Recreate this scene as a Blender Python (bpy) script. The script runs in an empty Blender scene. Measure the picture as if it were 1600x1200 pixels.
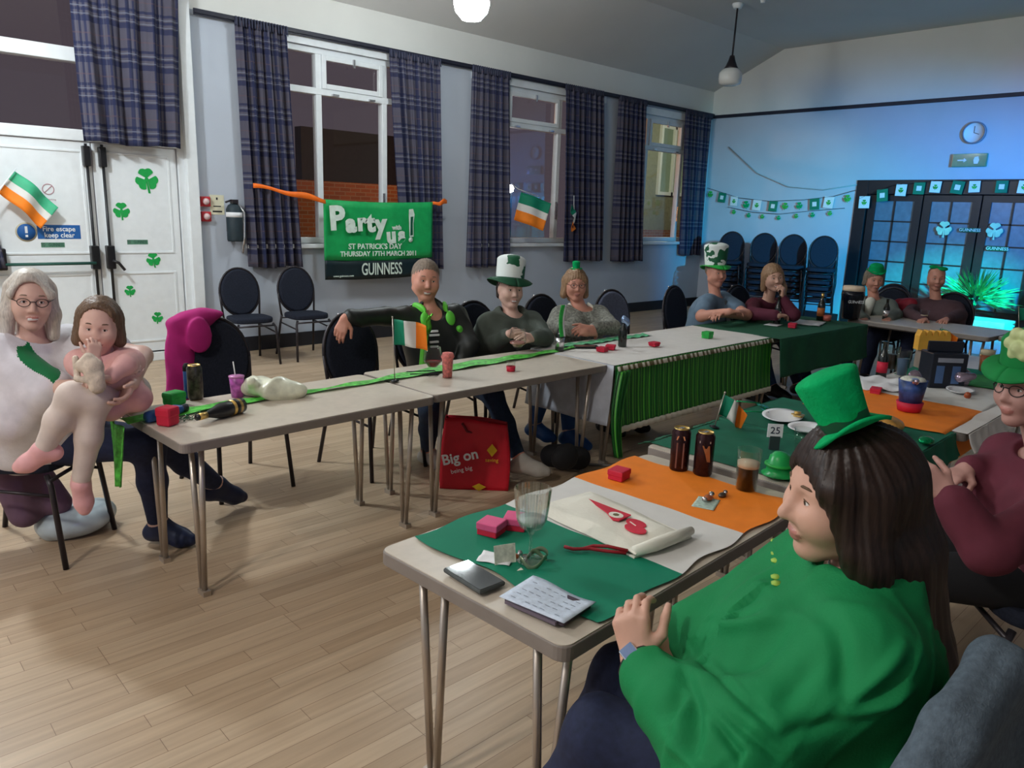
import bpy, bmesh, math, random
import numpy as np
from mathutils import Vector, Matrix
random.seed(4); RNG = np.random.RandomState(7)
S = bpy.context.scene; COL = S.collection
PI = math.pi
# ---------------------------------------------------------------- camera
H = 1.6
cam = bpy.data.cameras.new('camera'); camo = bpy.data.objects.new('camera', cam); COL.objects.link(camo); S.camera = camo
yw, pt, rl = math.radians(46.56), math.radians(-12.82), math.radians(1.985)
cf = Vector((math.cos(pt)*math.cos(yw), math.cos(pt)*math.sin(yw), math.sin(pt)))
cr = Vector((math.sin(yw), -math.cos(yw), 0)); cu = cr.cross(cf)
r2 = cr*math.cos(rl)+cu*math.sin(rl); u2 = -cr*math.sin(rl)+cu*math.cos(rl)
M = Matrix((r2, u2, -cf)).transposed().to_4x4(); M.translation = (0, 0, H)
camo.matrix_world = M
cam.sensor_fit = 'HORIZONTAL'; cam.sensor_width = 36; cam.lens = 36*1179.5/1600; cam.clip_start = .05; cam.clip_end = 200
# ---------------------------------------------------------------- exposure, world, lights
S.view_settings.view_transform = 'Standard'; S.view_settings.look = 'None'
S.view_settings.exposure = 0.0; S.view_settings.gamma = 1; S.view_settings.use_curve_mapping = False
W = bpy.data.worlds.new('night_sky'); S.world = W; W.use_nodes = True
W.node_tree.nodes['Background'].inputs[0].default_value = (.115, .09, .11, 1)
W.node_tree.nodes['Background'].inputs[1].default_value = .6
def light(name, kind, loc, power, color=(1, 1, 1), size=.2, target=None, angle=None, blend=.5):
    l = bpy.data.lights.new(name, kind); l.energy = power; l.color = color
    if kind == 'AREA': l.size = size
    else: l.shadow_soft_size = size
    if kind == 'SPOT' and angle: l.spot_size = math.radians(angle); l.spot_blend = blend
    o = bpy.data.objects.new(name, l); COL.objects.link(o); o.location = loc
    if target is not None:
        o.rotation_euler = (Vector(target)-Vector(loc)).to_track_quat('-Z', 'Y').to_euler()
    return o
GLOBE = 84.0           # emission of the lit glass globe in the hall
# the hall's other lit pendants, outside the frame (globes of the same row and of the row behind the camera)
light('pendant_bulb', 'POINT', (.4, 5.9, 3.4), 250, (.88, .96, 1), .14)
light('pendant_bulb', 'POINT', (-1.8, 1.6, 3.3), 175, (1, .95, .90), .14)
light('pendant_bulb', 'POINT', (-4.6, 4.4, 3.3), 90, (.97, .98, 1), .14)
# party lights of the disco rig at the south side of the hall
light('party_light', 'SPOT', (7.4, -1.6, 2.5), 3600, (.0, .36, 1), .06, (12.3, 4.4, 1.3), 42, 1)
light('party_light', 'SPOT', (7.4, -1.4, 2.5), 950, (.0, .9, .75), .06, (12.3, 6.0, 1.3), 26, 1)
light('party_light', 'SPOT', (7.4, -1.5, 2.5), 520, (.45, .75, .05), .06, (12.3, 6.9, 2.4), 18, 1)
light('party_light', 'SPOT', (7.4, -1.7, 2.6), 7000, (.0, 1, .75), .05, (11.7, 3.15, .72), 15, .8)
light('party_light', 'SPOT', (7.4, -1.7, 2.7), 380, (.3, .18, 1), .06, (12.3, 2.4, 2.7), 26, 1)
light('party_light', 'SPOT', (1.2, -1.6, 2.4), 60, (.35, .3, 1), .06, (.4, 3.7, .8), 22, .8)
# ---------------------------------------------------------------- materials
def _new(name):
    m = bpy.data.materials.new(name); m.use_nodes = True; nt = m.node_tree
    return m, nt, nt.nodes['Principled BSDF']
def mat(name, col, rough=.6, metal=0, var=.12, scale=12, bump=0, bscale=60, spec=.4, emit=None, estr=0, coat=0, sub=0, sheen=0, stretch=None):
    m, nt, b = _new(name); N, L = nt.nodes, nt.links
    tc = N.new('ShaderNodeTexCoord'); mp = N.new('ShaderNodeMapping'); L.new(tc.outputs['Object'], mp.inputs[0])
    if stretch: mp.inputs['Scale'].default_value = stretch
    n = N.new('ShaderNodeTexNoise'); n.inputs['Scale'].default_value = scale; n.inputs['Detail'].default_value = 4
    L.new(mp.outputs[0], n.inputs['Vector'])
    r = N.new('ShaderNodeValToRGB')
    r.color_ramp.elements[0].position = .3; r.color_ramp.elements[1].position = .7
    r.color_ramp.elements[0].color = (*[c*(1-var) for c in col], 1)
    r.color_ramp.elements[1].color = (*[min(1, c*(1+var)) for c in col], 1)
    L.new(n.outputs[0], r.inputs[0]); L.new(r.outputs[0], b.inputs['Base Color'])
    b.inputs['Roughness'].default_value = rough; b.inputs['Metallic'].default_value = metal
    b.inputs['Specular IOR Level'].default_value = spec
    if coat: b.inputs['Coat Weight'].default_value = coat
    if sheen: b.inputs['Sheen Weight'].default_value = sheen
    if bump:
        n2 = N.new('ShaderNodeTexNoise'); n2.inputs['Scale'].default_value = bscale; n2.inputs['Detail'].default_value = 3
        L.new(mp.outputs[0], n2.inputs['Vector'])
        bp = N.new('ShaderNodeBump'); bp.inputs['Strength'].default_value = bump; bp.inputs['Distance'].default_value = .01
        L.new(n2.outputs[0], bp.inputs['Height']); L.new(bp.outputs[0], b.inputs['Normal'])
    if emit:
        b.inputs['Emission Color'].default_value = (*emit, 1); b.inputs['Emission Strength'].default_value = estr
    return m
def glass_mat(name, col=(1, 1, 1), rough=.02, tint=.0, ior=1.45):
    m, nt, b = _new(name)
    b.inputs['Base Color'].default_value = (*col, 1); b.inputs['Roughness'].default_value = rough
    b.inputs['Transmission Weight'].default_value = 1; b.inputs['IOR'].default_value = ior
    return m
def pane_mat(name, col=(1, 1, 1), ior=1.5):
    m = bpy.data.materials.new(name); m.use_nodes = True; N, L = m.node_tree.nodes, m.node_tree.links
    N.clear(); o = N.new('ShaderNodeOutputMaterial'); mx = N.new('ShaderNodeMixShader')
    t = N.new('ShaderNodeBsdfTransparent'); t.inputs[0].default_value = (*col, 1)
    g = N.new('ShaderNodeBsdfGlossy'); g.inputs['Roughness'].default_value = .03
    f = N.new('ShaderNodeLayerWeight'); f.inputs[0].default_value = .5
    p3 = N.new('ShaderNodeMath'); p3.operation = 'POWER'; L.new(f.outputs['Facing'], p3.inputs[0]); p3.inputs[1].default_value = 3.5
    ma = N.new('ShaderNodeMath'); ma.operation = 'MULTIPLY_ADD'; L.new(p3.outputs[0], ma.inputs[0]); ma.inputs[1].default_value = .55; ma.inputs[2].default_value = (ior-1)**2/(ior+1)**2
    L.new(ma.outputs[0], mx.inputs[0]); L.new(t.outputs[0], mx.inputs[1]); L.new(g.outputs[0], mx.inputs[2]); L.new(mx.outputs[0], o.inputs[0])
    return m
def math_n(nt, op, a, b=None, c=None):
    n = nt.nodes.new('ShaderNodeMath'); n.operation = op
    for i, v in enumerate((a, b, c)):
        if v is None: continue
        if isinstance(v, (int, float)): n.inputs[i].default_value = v
        else: nt.links.new(v, n.inputs[i])
    return n.outputs[0]
def mix_n(nt, fac, a, b):
    n = nt.nodes.new('ShaderNodeMix'); n.data_type = 'RGBA'
    for k, v in ((0, fac), (6, a), (7, b)):
        if isinstance(v, (int, float)): n.inputs[k].default_value = v
        elif isinstance(v, tuple): n.inputs[k].default_value = (*v, 1)
        else: nt.links.new(v, n.inputs[k])
    return n.outputs[2]
def floor_mat():
    m, nt, b = _new('floor_wood'); N, L = nt.nodes, nt.links
    tc = N.new('ShaderNodeTexCoord')
    br = N.new('ShaderNodeTexBrick'); L.new(tc.outputs['Object'], br.inputs['Vector'])
    br.inputs['Scale'].default_value = 1; br.inputs['Brick Width'].default_value = .62; br.inputs['Row Height'].default_value = .072
    br.inputs['Mortar Size'].default_value = .0012; br.inputs['Mortar Smooth'].default_value = .3; br.inputs['Bias'].default_value = 0
    br.offset = .37; br.offset_frequency = 3; br.squash = 1.25; br.squash_frequency = 4
    br.inputs['Color1'].default_value = (.53, .395, .265, 1); br.inputs['Color2'].default_value = (.43, .305, .195, 1)
    br.inputs['Mortar'].default_value = (.22, .14, .085, 1)
    mp = N.new('ShaderNodeMapping'); mp.inputs['Scale'].default_value = (1.6, 26, 1); L.new(tc.outputs['Object'], mp.inputs[0])
    n = N.new('ShaderNodeTexNoise'); n.inputs['Scale'].default_value = 1.6; n.inputs['Detail'].default_value = 5; L.new(mp.outputs[0], n.inputs['Vector'])
    n2 = N.new('ShaderNodeTexNoise'); n2.inputs['Scale'].default_value = .9; n2.inputs['Detail'].default_value = 2; L.new(tc.outputs['Object'], n2.inputs['Vector'])
    g = math_n(nt, 'MULTIPLY_ADD', n.outputs[0], .55, .72)
    w = math_n(nt, 'MULTIPLY_ADD', n2.outputs[0], .5, .75)
    gw = math_n(nt, 'MULTIPLY', g, w)
    v = N.new('ShaderNodeVectorMath'); v.operation = 'SCALE'; L.new(br.outputs[0], v.inputs[0]); L.new(gw, v.inputs[3])
    L.new(v.outputs[0], b.inputs['Base Color']); b.inputs['Roughness'].default_value = .42; b.inputs['Specular IOR Level'].default_value = .35
    rr = math_n(nt, 'MULTIPLY_ADD', n2.outputs[0], .25, .28); L.new(rr, b.inputs['Roughness'])
    bp = N.new('ShaderNodeBump'); bp.inputs['Strength'].default_value = .15; L.new(br.outputs['Fac'], bp.inputs['Height']); bp.invert = True
    L.new(bp.outputs[0], b.inputs['Normal'])
    return m
def plaid_mat():
    m, nt, b = _new('plaid_fabric'); N, L = nt.nodes, nt.links
    uv = N.new('ShaderNodeUVMap'); sp = N.new('ShaderNodeSeparateXYZ'); L.new(uv.outputs[0], sp.inputs[0])
    def band(x, per, c, w):
        f = math_n(nt, 'FRACT', math_n(nt, 'DIVIDE', x, per)); d = math_n(nt, 'ABSOLUTE', math_n(nt, 'SUBTRACT', f, c))
        return math_n(nt, 'LESS_THAN', d, w)
    u, v = sp.outputs[0], sp.outputs[1]
    c = (.095, .09, .125)
    n = N.new('ShaderNodeTexNoise'); n.inputs['Scale'].default_value = 9; n.inputs['Detail'].default_value = 3; L.new(uv.outputs[0], n.inputs['Vector'])
    c = mix_n(nt, math_n(nt, 'MULTIPLY', n.outputs[0], .6), c, (.075, .07, .09))
    navy = (.022, .028, .075); lt = (.21, .23, .29)
    for ax in (u, v):
        for cc, w in ((.2, .07), (.42, .035), (.6, .035)):
            c = mix_n(nt, math_n(nt, 'MULTIPLY', band(ax, .34, cc, w), .78), c, navy)
    for cc, w in ((.31, .012), (.5, .014)):
        c = mix_n(nt, math_n(nt, 'MULTIPLY', band(v, .34, cc, w), .5), c, lt)
        c = mix_n(nt, math_n(nt, 'MULTIPLY', band(u, .34, cc, w*.7), .25), c, lt)
    c = mix_n(nt, math_n(nt, 'MULTIPLY', band(v, .34, .85, .02), .4), c, (.13, .08, .09))
    L.new(c, b.inputs['Base Color']); b.inputs['Roughness'].default_value = .9; b.inputs['Specular IOR Level'].default_value = .15
    return m
def brick_mat():
    m, nt, b = _new('outside_brick'); N, L = nt.nodes, nt.links
    tc = N.new('ShaderNodeTexCoord'); mp = N.new('ShaderNodeMapping'); mp.inputs['Rotation'].default_value = (PI/2, 0, 0)
    L.new(tc.outputs['Object'], mp.inputs[0]); br = N.new('ShaderNodeTexBrick'); L.new(mp.outputs[0], br.inputs['Vector'])
    br.inputs['Scale'].default_value = 1; br.inputs['Brick Width'].default_value = .23; br.inputs['Row Height'].default_value = .075; br.inputs['Mortar Size'].default_value = .008
    br.inputs['Color1'].default_value = (.33, .12, .06, 1); br.inputs['Color2'].default_value = (.24, .09, .05, 1); br.inputs['Mortar'].default_value = (.3, .25, .2, 1)
    L.new(br.outputs[0], b.inputs['Base Color']); b.inputs['Roughness'].default_value = .9
    return m
def stripe_mat(name, c1, c2, per, w, axis=0, rough=.6, c3=None):
    m, nt, b = _new(name); N, L = nt.nodes, nt.links
    uv = N.new('ShaderNodeUVMap'); sp = N.new('ShaderNodeSeparateXYZ'); L.new(uv.outputs[0], sp.inputs[0])
    f = math_n(nt, 'FRACT', math_n(nt, 'DIVIDE', sp.outputs[axis], per))
    c = mix_n(nt, math_n(nt, 'LESS_THAN', f, w), c1, c2)
    if c3: c = mix_n(nt, math_n(nt, 'LESS_THAN', math_n(nt, 'ABSOLUTE', math_n(nt, 'SUBTRACT', f, .75)), .09), c, c3)
    L.new(c, b.inputs['Base Color']); b.inputs['Roughness'].default_value = rough
    return m
MT = dict(
 floor=floor_mat(), plaid=plaid_mat(), brick=brick_mat(),
 wall=mat('wall_paint', (.50, .55, .63), .85, var=.04, scale=1.5, bump=.05, bscale=90),
 wallup=mat('upper_wall_paint', (.74, .74, .70), .85, var=.04, scale=1.2),
 ceil=mat('ceiling_paint', (.60, .59, .57), .9, var=.04, scale=.8),
 white=mat('white_gloss_paint', (.80, .84, .86), .35, var=.03),
 rail=mat('dark_rail_paint', (.015, .016, .03), .5, var=.1),
 skirt=mat('dark_skirting', (.02, .02, .025), .4, var=.1),
 top=mat('laminate_top', (.60, .53, .44), .38, var=.05, scale=25, spec=.5),
 edge=mat('table_edge_band', (.24, .21, .19), .4, var=.06),
 leg=mat('steel_leg', (.50, .44, .38), .35, metal=.75, var=.05),
 cframe=mat('chair_frame_metal', (.035, .03, .035), .35, metal=.4, var=.1),
 cfab=mat('chair_fabric', (.018, .022, .036), .9, var=.2, scale=80, bump=.2, bscale=300, spec=.2),
 gfab=mat('grey_chair_fabric', (.13, .15, .22), .9, var=.15, scale=60),
 skin=mat('skin', (.62, .36, .27), .5, var=.06, scale=18, bump=.03, bscale=150, spec=.35),
 skin2=mat('ruddy_skin', (.62, .29, .21), .5, var=.08, scale=18, spec=.35),
 skin3=mat('pale_skin', (.68, .43, .35), .5, var=.06, scale=18, spec=.35),
 lips=mat('lips', (.46, .19, .16), .4, var=.05), eyew=mat('eye_white', (.75, .72, .70), .2, var=.02),
 iris=mat('iris_brown', (.03, .02, .015), .15, var=.1), brow=mat('eyebrow_hair', (.12, .07, .04), .8),
 green=mat('green_cotton', (.006, .205, .062), .75, var=.07, scale=6, bump=.12, bscale=220, spec=.25),
 greenfelt=mat('green_felt', (.0, .36, .11), .85, var=.12, scale=30, bump=.2, bscale=150, spec=.15),
 dgreen=mat('dark_green_band', (.0, .07, .03), .6),
 flagg=mat('flag_green', (.0, .21, .115), .7, var=.05, bump=.05, bscale=200),
 flagw=mat('flag_white', (.72, .71, .68), .75, var=.03, bump=.05, bscale=200),
 flago=mat('flag_orange', (.92, .24, .015), .7, var=.05, bump=.05, bscale=200),
 tgreen=mat('emerald_tissue', (.02, .42, .06), .55, var=.3, scale=20),
 lgreen=mat('runner_green', (.09, .50, .06), .5, var=.5, scale=40),
 clothg=mat('bottle_green_cloth', (.012, .10, .05), .85, var=.08, bump=.08),
 clothw=mat('white_paper_cloth', (.78, .74, .70), .7, var=.03, bump=.05),
 gold=mat('gold_foil', (.75, .50, .15), .3, metal=.8), silver=mat('silver_metal', (.7, .7, .72), .25, metal=.9),
 black=mat('black_plastic', (.012, .012, .014), .35), blackm=mat('black_matt', (.010, .010, .012), .8),
 red=mat('red_board', (.60, .015, .05), .6, var=.06), redb=mat('red_print', (.62, .03, .06), .7), pinkred=mat('pink_red_board', (.80, .09, .22), .6),
 orange=mat('orange_ribbon', (.95, .17, .01), .5), blue=mat('blue_plastic', (.02, .09, .30), .4), navy=mat('navy_denim', (.014, .02, .055), .85, var=.2, scale=60),
 jean=mat('blue_denim', (.03, .07, .17), .85, var=.15, scale=60, bump=.1, bscale=300),
 cream=mat('cream_cotton', (.80, .78, .68), .85, var=.03, bump=.15, bscale=90),
 paper=mat('paper_white', (.82, .83, .85), .8, var=.02), card=mat('printed_card', (.70, .70, .60), .7, var=.25, scale=60),
 glass=pane_mat('clear_glass', (.965, .98, .97), 1.28), stout=mat('dark_stout', (.010, .004, .003), .35, var=.1, spec=.1), foam=mat('beer_foam', (.78, .62, .45), .8, var=.03),
 amber=mat('amber_beer', (.36, .07, .02), .15), pane=pane_mat('window_glass'),
 globe=mat('lit_globe', (1, 1, 1), .3, emit=(.90, .98, 1), estr=GLOBE), cutglass=pane_mat('cut_glass', (.95, .97, .96), 2.5), opal=mat('opal_glass', (.80, .82, .80), .15, var=.02),
)
PLAID = MT['plaid']
def col(name, c, **k):
    if name not in MT: MT[name] = mat(name, c, **k)
    return MT[name]
# ---------------------------------------------------------------- mesh helpers
class MB:
    def __init__(s): s.v = []; s.f = []; s.m = []; s.uv = {}; s.sm = []
    def add(s, vs, fs, mi=0, uvs=None, smooth=False):
        o = len(s.v); s.v += [tuple(x) for x in vs]
        for i, f in enumerate(fs):
            s.f.append([o+j for j in f]); s.m.append(mi); s.sm.append(smooth)
            if uvs: s.uv[len(s.f)-1] = [uvs[j] for j in f]
        return s
    def box(s, x0, x1, y0, y1, z0, z1, mi=0):
        vs = [(x, y, z) for x in (x0, x1) for y in (y0, y1) for z in (z0, z1)]
        return s.add(vs, [(0, 1, 3, 2), (4, 6, 7, 5), (0, 4, 5, 1), (2, 3, 7, 6), (0, 2, 6, 4), (1, 5, 7, 3)], mi)
    def tube(s, pts, r, n=10, mi=0, cap=True, close=False):
        pts = [Vector(p) for p in pts]; rs = r if isinstance(r, (list, tuple)) else [r]*len(pts)
        vs = []; prev = None; N = len(pts)
        for i, p in enumerate(pts):
            a = pts[(i-1) % N] if (close or i > 0) else p; b = pts[(i+1) % N] if (close or i < N-1) else p
            t = (b-a).normalized()
            if prev is None: q = t.orthogonal().normalized()
            else:
                q = prev-t*prev.dot(t); q = q.normalized() if q.length > 1e-6 else t.orthogonal().normalized()
            prev = q; w = t.cross(q)
            for k in range(n):
                A = 2*PI*k/n; vs.append(p+(q*math.cos(A)+w*math.sin(A))*rs[i])
        fs = []
        for i in range(N if close else N-1):
            for k in range(n):
                a = i*n+k; b = i*n+(k+1) % n; j = (i+1) % N
                fs.append((a, b, j*n+(k+1) % n, j*n+k))
        if cap and not close: fs += [tuple(range(n))[::-1], tuple((N-1)*n+k for k in range(n))]
        return s.add(vs, fs, mi, smooth=True)
    def lathe(s, prof, c=(0, 0, 0), n=24, mi=0, sx=1, sy=1, mis=None, tilt=None):
        vs = []; K = len(prof); R = tilt or Matrix.Identity(3)
        for r, z in prof:
            for k in range(n):
                A = 2*PI*k/n; vs.append(Vector(c)+R@Vector((r*math.cos(A)*sx, r*math.sin(A)*sy, z)))
        for i in range(K-1):
            fs = []
            for k in range(n): fs.append((k+i*n, (k+1) % n+i*n, (k+1) % n+(i+1)*n, k+(i+1)*n))
            if i == 0: s._o = len(s.v); s.v += [tuple(x) for x in vs]
            for f in fs:
                s.f.append([s._o+j for j in f]); s.m.append(mis[i] if mis else mi); s.sm.append(True)
        for i, rev in ((0, True), (K-1, False)):
            if prof[i][0] > 1e-4:
                f = [s._o+i*n+k for k in range(n)]; s.f.append(f[::-1] if rev else f); s.m.append((mis[0] if i == 0 else mis[-1]) if mis else mi); s.sm.append(False)
        return s
    def prism(s, outline, o, ux, uy, uz, d, mi=0):
        o, ux, uy, uz = Vector(o), Vector(ux), Vector(uy), Vector(uz); n = len(outline)
        vs = [o+ux*x+uy*y for x, y in outline]+[o+ux*x+uy*y+uz*d for x, y in outline]
        fs = [tuple(range(n))[::-1], tuple(range(n, 2*n))]+[(k, (k+1) % n, n+(k+1) % n, n+k) for k in range(n)]
        return s.add(vs, fs, mi)
    def grid(s, fn, nu, nv, mi=0, uvs=1, mif=None):
        vs = []; uv = []
        for i in range(nu+1):
            for j in range(nv+1):
                p, q = fn(i/nu, j/nv); vs.append(p); uv.append(q)
        o = len(s.v); s.v += [tuple(x) for x in vs]
        for i in range(nu):
            for j in range(nv):
                f = [i*(nv+1)+j, (i+1)*(nv+1)+j, (i+1)*(nv+1)+j+1, i*(nv+1)+j+1]
                s.f.append([o+k for k in f]); s.m.append(mif((i+.5)/nu, (j+.5)/nv) if mif else mi); s.sm.append(True); s.uv[len(s.f)-1] = [uv[k] for k in f]
        return s
    def obj(s, name, mats, parent=None, loc=None, rot=None, bevel=0, solid=0, seg=2):
        me = bpy.data.meshes.new(name); me.from_pydata(s.v, [], s.f); me.update()
        if not isinstance(mats, (list, tuple)): mats = [mats]
        for m in mats: me.materials.append(MT[m] if isinstance(m, str) else m)
        me.polygons.foreach_set('material_index', s.m); me.polygons.foreach_set('use_smooth', s.sm)
        if s.uv:
            ul = me.uv_layers.new(name='UVMap')
            for fi, uvs in s.uv.items():
                for k, li in enumerate(me.polygons[fi].loop_indices): ul.data[li].uv = uvs[k]
        if not s.uv or len(s.uv) < len(s.f):
            bm = bmesh.new(); bm.from_mesh(me); bmesh.ops.recalc_face_normals(bm, faces=bm.faces); bm.to_mesh(me); bm.free()
        o = bpy.data.objects.new(name, me); COL.objects.link(o)
        if parent: o.parent = parent
        if loc is not None: o.location = loc
        if rot is not None: o.rotation_euler = rot if hasattr(rot, '__len__') else (0, 0, rot)
        if solid:
            md = o.modifiers.new('s', 'SOLIDIFY'); md.thickness = solid; md.offset = 0
        if bevel:
            md = o.modifiers.new('b', 'BEVEL'); md.width = bevel; md.segments = seg; md.limit_method = 'ANGLE'; md.angle_limit = .7
        return o
def tag(o, label, cat, group=None, kind=None):
    o['label'] = label; o['category'] = cat
    if group: o['group'] = group
    if kind: o['kind'] = kind
    return o
def thing(name, label, cat, loc=(0, 0, 0), rot=0, group=None):
    o = bpy.data.objects.new(name, None); COL.objects.link(o); o.empty_display_size = .1
    o.location = loc; o.rotation_euler = rot if hasattr(rot, '__len__') else (0, 0, rot)
    return tag(o, label, cat, group)
def kids(o): return [c for c in CH.get(o.name, [])]
def dup(root, loc, rot=None, label=None, group=None):
    def rec(o, par):
        c = o.copy(); COL.objects.link(c)
        if par: c.parent = par
        for ch in [x for x in bpy.data.objects if x.parent == o]: rec(ch, c)
        return c
    r = rec(root, None); r.location = loc
    if rot is not None: r.rotation_euler = rot if hasattr(rot, '__len__') else (0, 0, rot)
    if label: r['label'] = label
    if group: r['group'] = group
    return r
def struct(o): o['kind'] = 'structure'; return o
def text(name, body, loc, rot, size, m, parent=None, sx=1, ext=.001, bold=0, align='CENTER', shear=0):
    c = bpy.data.curves.new(name, 'FONT'); c.body = body; c.size = size; c.extrude = ext; c.align_x = align; c.align_y = 'CENTER'; c.offset = bold; c.shear = shear
    c.resolution_u = 3
    t = bpy.data.objects.new(name+'_tmp', c); COL.objects.link(t)
    dg = bpy.context.evaluated_depsgraph_get(); me = bpy.data.meshes.new_from_object(t.evaluated_get(dg)); bpy.data.objects.remove(t)
    me.materials.clear(); me.materials.append(MT[m] if isinstance(m, str) else m)
    o = bpy.data.objects.new(name, me); COL.objects.link(o); o.location = loc; o.rotation_euler = rot; o.scale = (sx, 1, 1)
    if parent: o.parent = parent
    return o
# ================================================================ the room
D = 8.0; L_ = 12.28; X0 = -6.0; Y0 = -5.0; ZC = 4.36; ZW = 3.8; YS = 6.74
struct(MB().box(X0-.2, L_+.2, Y0-.2, D+.2, -.1, 0).obj('floor', 'floor'))
def wall_holes(m, u0, u1, z0, z1, holes, put):
    us = sorted({u0, u1, *[h[0] for h in holes], *[h[1] for h in holes]})
    for a, b in zip(us, us[1:]):
        hs = sorted([h for h in holes if h[0] <= a+1e-6 and h[1] >= b-1e-6], key=lambda h: h[2])
        z = z0
        for h in hs:
            if h[2] > z: put(m, a, b, z, h[2])
            z = h[3]
        if z < z1: put(m, a, b, z, z1)
WIN = [(3.60, 6.02, 1.17, 3.30), (6.72, 9.28, 1.17, 3.28), (9.78, 12.0, 1.19, 3.24)]
DOORH = (.78, 2.97, 0, 3.55)
RZ = 3.42
m = MB(); put = lambda m, a, b, z0, z1: m.box(a, b, D, D+.28, z0, z1)
wall_holes(m, X0, L_, 0, RZ, [*WIN, (DOORH[0], DOORH[1], 0, RZ)], put)
struct(m.obj('wall_north', 'wall'))
m = MB(); wall_holes(m, X0, L_, RZ, ZW+.02, [(DOORH[0], DOORH[1], RZ, DOORH[3])], put)
struct(m.obj('wall_north', 'wallup'))
BD = (2.2, 5.24, 0, 2.27)
pe = lambda m, a, b, z0, z1: m.box(L_, L_+.28, a, b, z0, z1)
m = MB(); wall_holes(m, Y0, D, 0, 3.36, [BD], pe); struct(m.obj('wall_east', 'wall'))
m = MB(); m.prism([(Y0, 3.36), (D, 3.36), (D, ZW), (YS, ZC), (Y0, ZC)], (L_, 0, 0), (0, 1, 0), (0, 0, 1), (1, 0, 0), .28); struct(m.obj('wall_east', 'wallup'))
struct(MB().box(X0-.2, X0, Y0, D, 0, ZC).obj('wall_west', 'wall'))
struct(MB().box(X0, L_, Y0-.2, Y0, 0, ZC).obj('wall_south', 'wall'))
m = MB(); m.prism([(Y0-.2, ZC), (YS, ZC), (D+.28, ZW-.124), (D+.28, ZW+.3), (YS, ZC+.2), (Y0-.2, ZC+.2)], (X0-.2, 0, 0), (0, 1, 0), (0, 0, 1), (1, 0, 0), L_-X0+.48)
struct(m.obj('ceiling', 'ceil'))
struct(MB().box(L_-.03, L_, Y0, D, 3.345, 3.40).obj('trim_1', 'rail', bevel=.006))
struct(MB().box(3.0, L_, D-.018, D, 0, .16).obj('baseboard_north', 'skirt', bevel=.004))
m = MB().box(L_-.018, L_, 5.3, D-.02, 0, .16).box(L_-.018, L_, Y0, 2.1, 0, .16); struct(m.obj('baseboard_east', 'skirt'))
# north windows ---------------------------------------------------
def frame_bars(m, x0, x1, z0, z1, w, y0, y1):
    m.box(x0, x0+w, y0, y1, z0, z1).box(x1-w, x1, y0, y1, z0, z1).box(x0+w, x1-w, y0, y1, z0, z0+w).box(x0+w, x1-w, y0, y1, z1-w, z1)
def north_window(n, x0, x1, z0, z1, mull, zt):
    w = thing(f'window_{n}', 'white painted casement window with hopper lights', 'window'); del w['label']; del w['category']; w['kind'] = 'structure'
    m = MB(); frame_bars(m, x0, x1, z0, z1, .07, D+.04, D+.13)
    for a in mull: m.box(a-.035, a+.035, D+.04, D+.13, z0+.07, z1-.07)
    m.box(x0+.07, x1-.07, D+.035, D+.13, zt-.035, zt+.035)
    m.obj('window_frame', 'white', w, bevel=.006)
    m = MB(); xs = [x0+.07]+[v for a in mull for v in (a-.035, a+.035)]+[x1-.07]
    for i in range(0, len(xs), 2):
        a, b = xs[i], xs[i+1]
        if i == 2: frame_bars(m, a, b, zt+.035, z1-.07, .055, D+.02, D+.07)
    m.obj('sash', 'white', w, bevel=.005)
    m = MB()
    for i in range(0, len(xs), 2):
        for a, b in ((z0+.07, zt-.035), (zt+.035, z1-.07)):
            m.box(xs[i], xs[i+1], D+.085, D+.089, a, b)
    m.obj('pane', 'pane', w)
    MB().box(x0-.05, x1+.05, D-.07, D+.05, z0-.05, z0).obj('sill', 'white', w, bevel=.01)
    MB().box(x0-.06, x1+.06, D-.02, D, z1-.01, z1+.10).obj('head_trim', 'white', w, bevel=.004)
    m = MB()
    for a, b in zip(xs[2:3], xs[3:4]):
        m.box((a+b)/2-.012, (a+b)/2+.012, D-.005, D+.02, z1-.16, z1-.07).box(a+.12, a+.2, D, D+.035, zt-.03, zt-.01).box(b-.2, b-.12, D, D+.035, zt-.03, zt-.01)
        m.box(b+.005, b+.02, D+.01, D+.04, z0+.35, z0+.6)
    m.obj('window_catch', 'silver', w)
north_window(1, *WIN[0], [4.49, 5.36], 2.84)
north_window(2, *WIN[1], [7.33, 8.40], 2.78)
north_window(3, *WIN[2], [10.5, 11.5], 2.72)
# curtain track between the curtains ------------------------------
struct(MB().box(3.1, 12.2, D-.10, D-.075, 3.375, 3.41).box(3.1, 12.2, D-.075, D-.06, 3.36, 3.42).obj('trim_2', 'rail'))
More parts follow.
